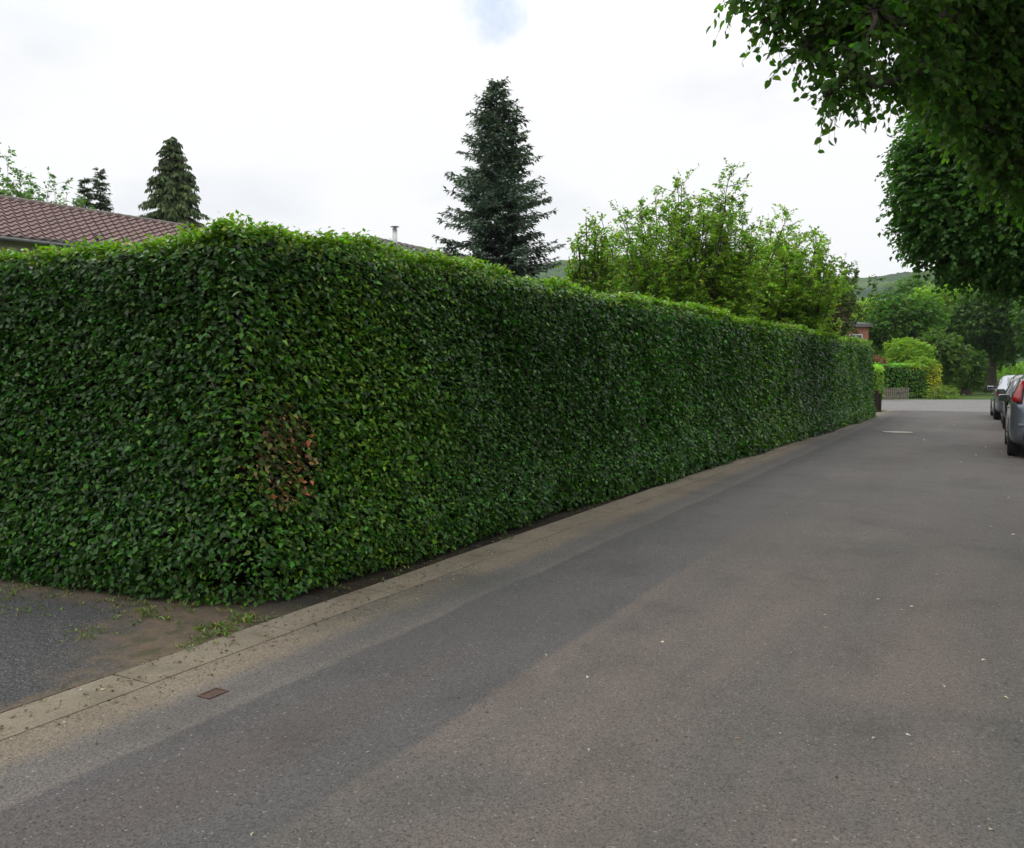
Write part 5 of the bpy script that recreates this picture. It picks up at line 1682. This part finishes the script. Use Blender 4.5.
        for xh in (xr0 + .95, xr0 + 1.95):
            b5 = interp(xh, 5); mb = MB(); mb.box((xh, sgn * (b5[1] + .012), b5[2] - .07), (.19, .03, .03))
            obj('door_handle', mb.mesh('handle', bevel=.008), paint, root, world=False)
        # sill
        mb = MB(); mb.box((0.05, sgn * hw * .965, .24), (L * .46, .05, .10)); obj('sill_trim', mb.mesh('sill', bevel=.012), BLACKP, root, world=False)
    # rear bumper insert, plate, strip
    mb = MB(); mb.box((-hl - .005, 0, .40), (.12, Wd * .74, .16)); obj('rear_bumper', mb.mesh('rb', smooth=True, bevel=.03), BLACKP, root, world=False)
    mb = MB(); mb.box((-hl - .028, 0, .60 * kz), (.05, Wd * .84, .045)); obj('bumper_strip', mb.mesh('bs', bevel=.01), paint, root, world=False)
    mb = MB(); mb.box((-hl - .022, 0, .76 * kz), (.03, .52, .11)); obj('number_plate', mb.mesh('np'), PLATE, root, world=False)
    mb = MB(); mb.box((hl - .03, 0, .40), (.10, Wd * .62, .18)); obj('front_grille', mb.mesh('fg', bevel=.02), BLACKP, root, world=False)
    # wheels with dark arches
    for xw in (-hl + .80, hl - .86):
        for sgn in (1, -1):
            wr = .315
            y0 = sgn * (hw - .10)
            k = 28
            mb = MB()
            prof = [(.19, -.09), (.29, -.10), (wr, -.07), (wr, .07), (.29, .10), (.19, .09)]
            vs = []; fs = []
            for i in range(k):
                th = 2 * math.pi * i / k
                for r_, yy in prof: vs.append((xw + r_ * math.cos(th), y0 + yy, wr + r_ * math.sin(th)))
            for i in range(k):
                j = (i + 1) % k
                for q in range(len(prof) - 1): fs.append((i * 6 + q, j * 6 + q, j * 6 + q + 1, i * 6 + q + 1))
            mb.add(vs, fs)
            wo_ = bpy.data.objects.new('wheel', None); COL.objects.link(wo_); wo_.parent = root
            obj('tyre', mb.mesh('tyre', True), TYRE, wo_, world=False)
            mb = MB()
            mb.tube([(xw, y0 - sgn * .05, wr), (xw, y0 + sgn * .045, wr)], .19, n=24)
            mb.tube([(xw, y0 + sgn * .045, wr), (xw, y0 + sgn * .085, wr)], [.05, .04], n=12)
            for s5 in range(5):
                th = 2 * math.pi * s5 / 5
                mb.tube([(xw + .04 * math.cos(th), y0 + sgn * .07, wr + .04 * math.sin(th)), (xw + .18 * math.cos(th), y0 + sgn * .06, wr + .18 * math.sin(th))], [.028, .022], n=6)
            obj('rim', mb.mesh('rim'), RIM, wo_, world=False)
            # arch lining: a dark ring around the tyre, let into the body side
            mb = MB(); vs = []; fs = []
            for i in range(k):
                th = 2 * math.pi * i / k
                for r_ in (.02, .365):
                    for yy in (-.14, -.0 if r_ > .1 else -.0):
                        pass
                vs.append((xw + .365 * math.cos(th), sgn * (hw + .004), wr + .02 + .365 * math.sin(th)))
                vs.append((xw + .365 * math.cos(th), sgn * (hw - .25), wr + .02 + .365 * math.sin(th)))
            for i in range(k):
                j = (i + 1) % k; fs.append((i * 2, j * 2, j * 2 + 1, i * 2 + 1))
            # cut the body with this cylinder instead of covering it
            cy = MB(); cy.tube([(xw, sgn * (hw - .26), wr + .02), (xw, sgn * (hw + .2), wr + .02)], .365, n=28)
            car_cutters.append((bo, cy.mesh('cut', False), root))
    return root, bo


car_cutters = []
PAINTG = plain('grey_blue_paint', (.17, .19, .22), (.165, .185, .215), scale=3, rough=.3, metallic=.6, coat=.8)
PAINTD = plain('black_paint', (.012, .013, .015), (.01, .011, .013), scale=3, rough=.3, metallic=.3, coat=.8)
PAINTS = plain('silver_blue_paint', (.26, .29, .33), (.25, .28, .32), scale=3, rough=.3, metallic=.6, coat=.8)


def car_at(px, py):
    g = G(px, py); return np.dot(g[:2], DU), np.dot(g[:2], DV)


# rear left corners on the ground
u1, v1 = car_at(1007, 456); car('parked_car', 'nearest parked car, grey blue hatchback with tall red tail lights', u1 + 2.175 - .6, v1 + .89, PAINTG, Ht=1.56)
u2, v2 = car_at(1002.5, 429); car('parked_car', 'black parked car between the grey blue hatchback and the silver one', u2 + 2.15 - .6, v2 + .89, PAINTD, L=4.3, Ht=1.5, style='hatch', light='wide')
u3, v3 = car_at(991.5, 419.5); car('parked_car', 'silver blue saloon parked farthest down the row', u3 + 2.175 - .6, v3 + .9, PAINTS, L=4.45, Ht=1.46, style='saloon', light='wide', rot=.03)
# wheel arches: boolean cuts applied to the bodies
dg = None
for bo, cm, root in car_cutters:
    co = bpy.data.objects.new('cutter', cm); COL.objects.link(co); co.parent = root
    cm.materials.append(BLACKP)
    md = bo.modifiers.new('b', 'BOOLEAN'); md.operation = 'DIFFERENCE'; md.object = co; md.solver = 'EXACT'; md.material_mode = 'TRANSFER'
bpy.context.view_layer.update()
dg = bpy.context.evaluated_depsgraph_get()
done = set()
for bo, cm, root in car_cutters:
    if bo.name in done: continue
    done.add(bo.name)
    me = bpy.data.meshes.new_from_object(bo.evaluated_get(dg), depsgraph=dg)
    bo['_'] = 1
    bo.modifiers.clear(); bo.data = me
    del bo['_']
for o in [o for o in sc.objects if o.name.startswith('cutter')]:
    bpy.data.objects.remove(o, do_unlink=True)

# =================================================================== HAZE
m, nt, out = newmat('haze')
pv = N(nt, 'ShaderNodeVolumePrincipled')
pv.inputs['Color'].default_value = (.80, .87, .95, 1); pv.inputs['Density'].default_value = .00018; pv.inputs['Anisotropy'].default_value = .2
nt.links.new(pv.outputs[0], out.inputs['Volume'])
if True:
    mb = MB(); mb.box((0, 1600, 84), (6200, 4100, 176))
    tag(obj('haze', mb.mesh('haze'), m), kind='stuff')
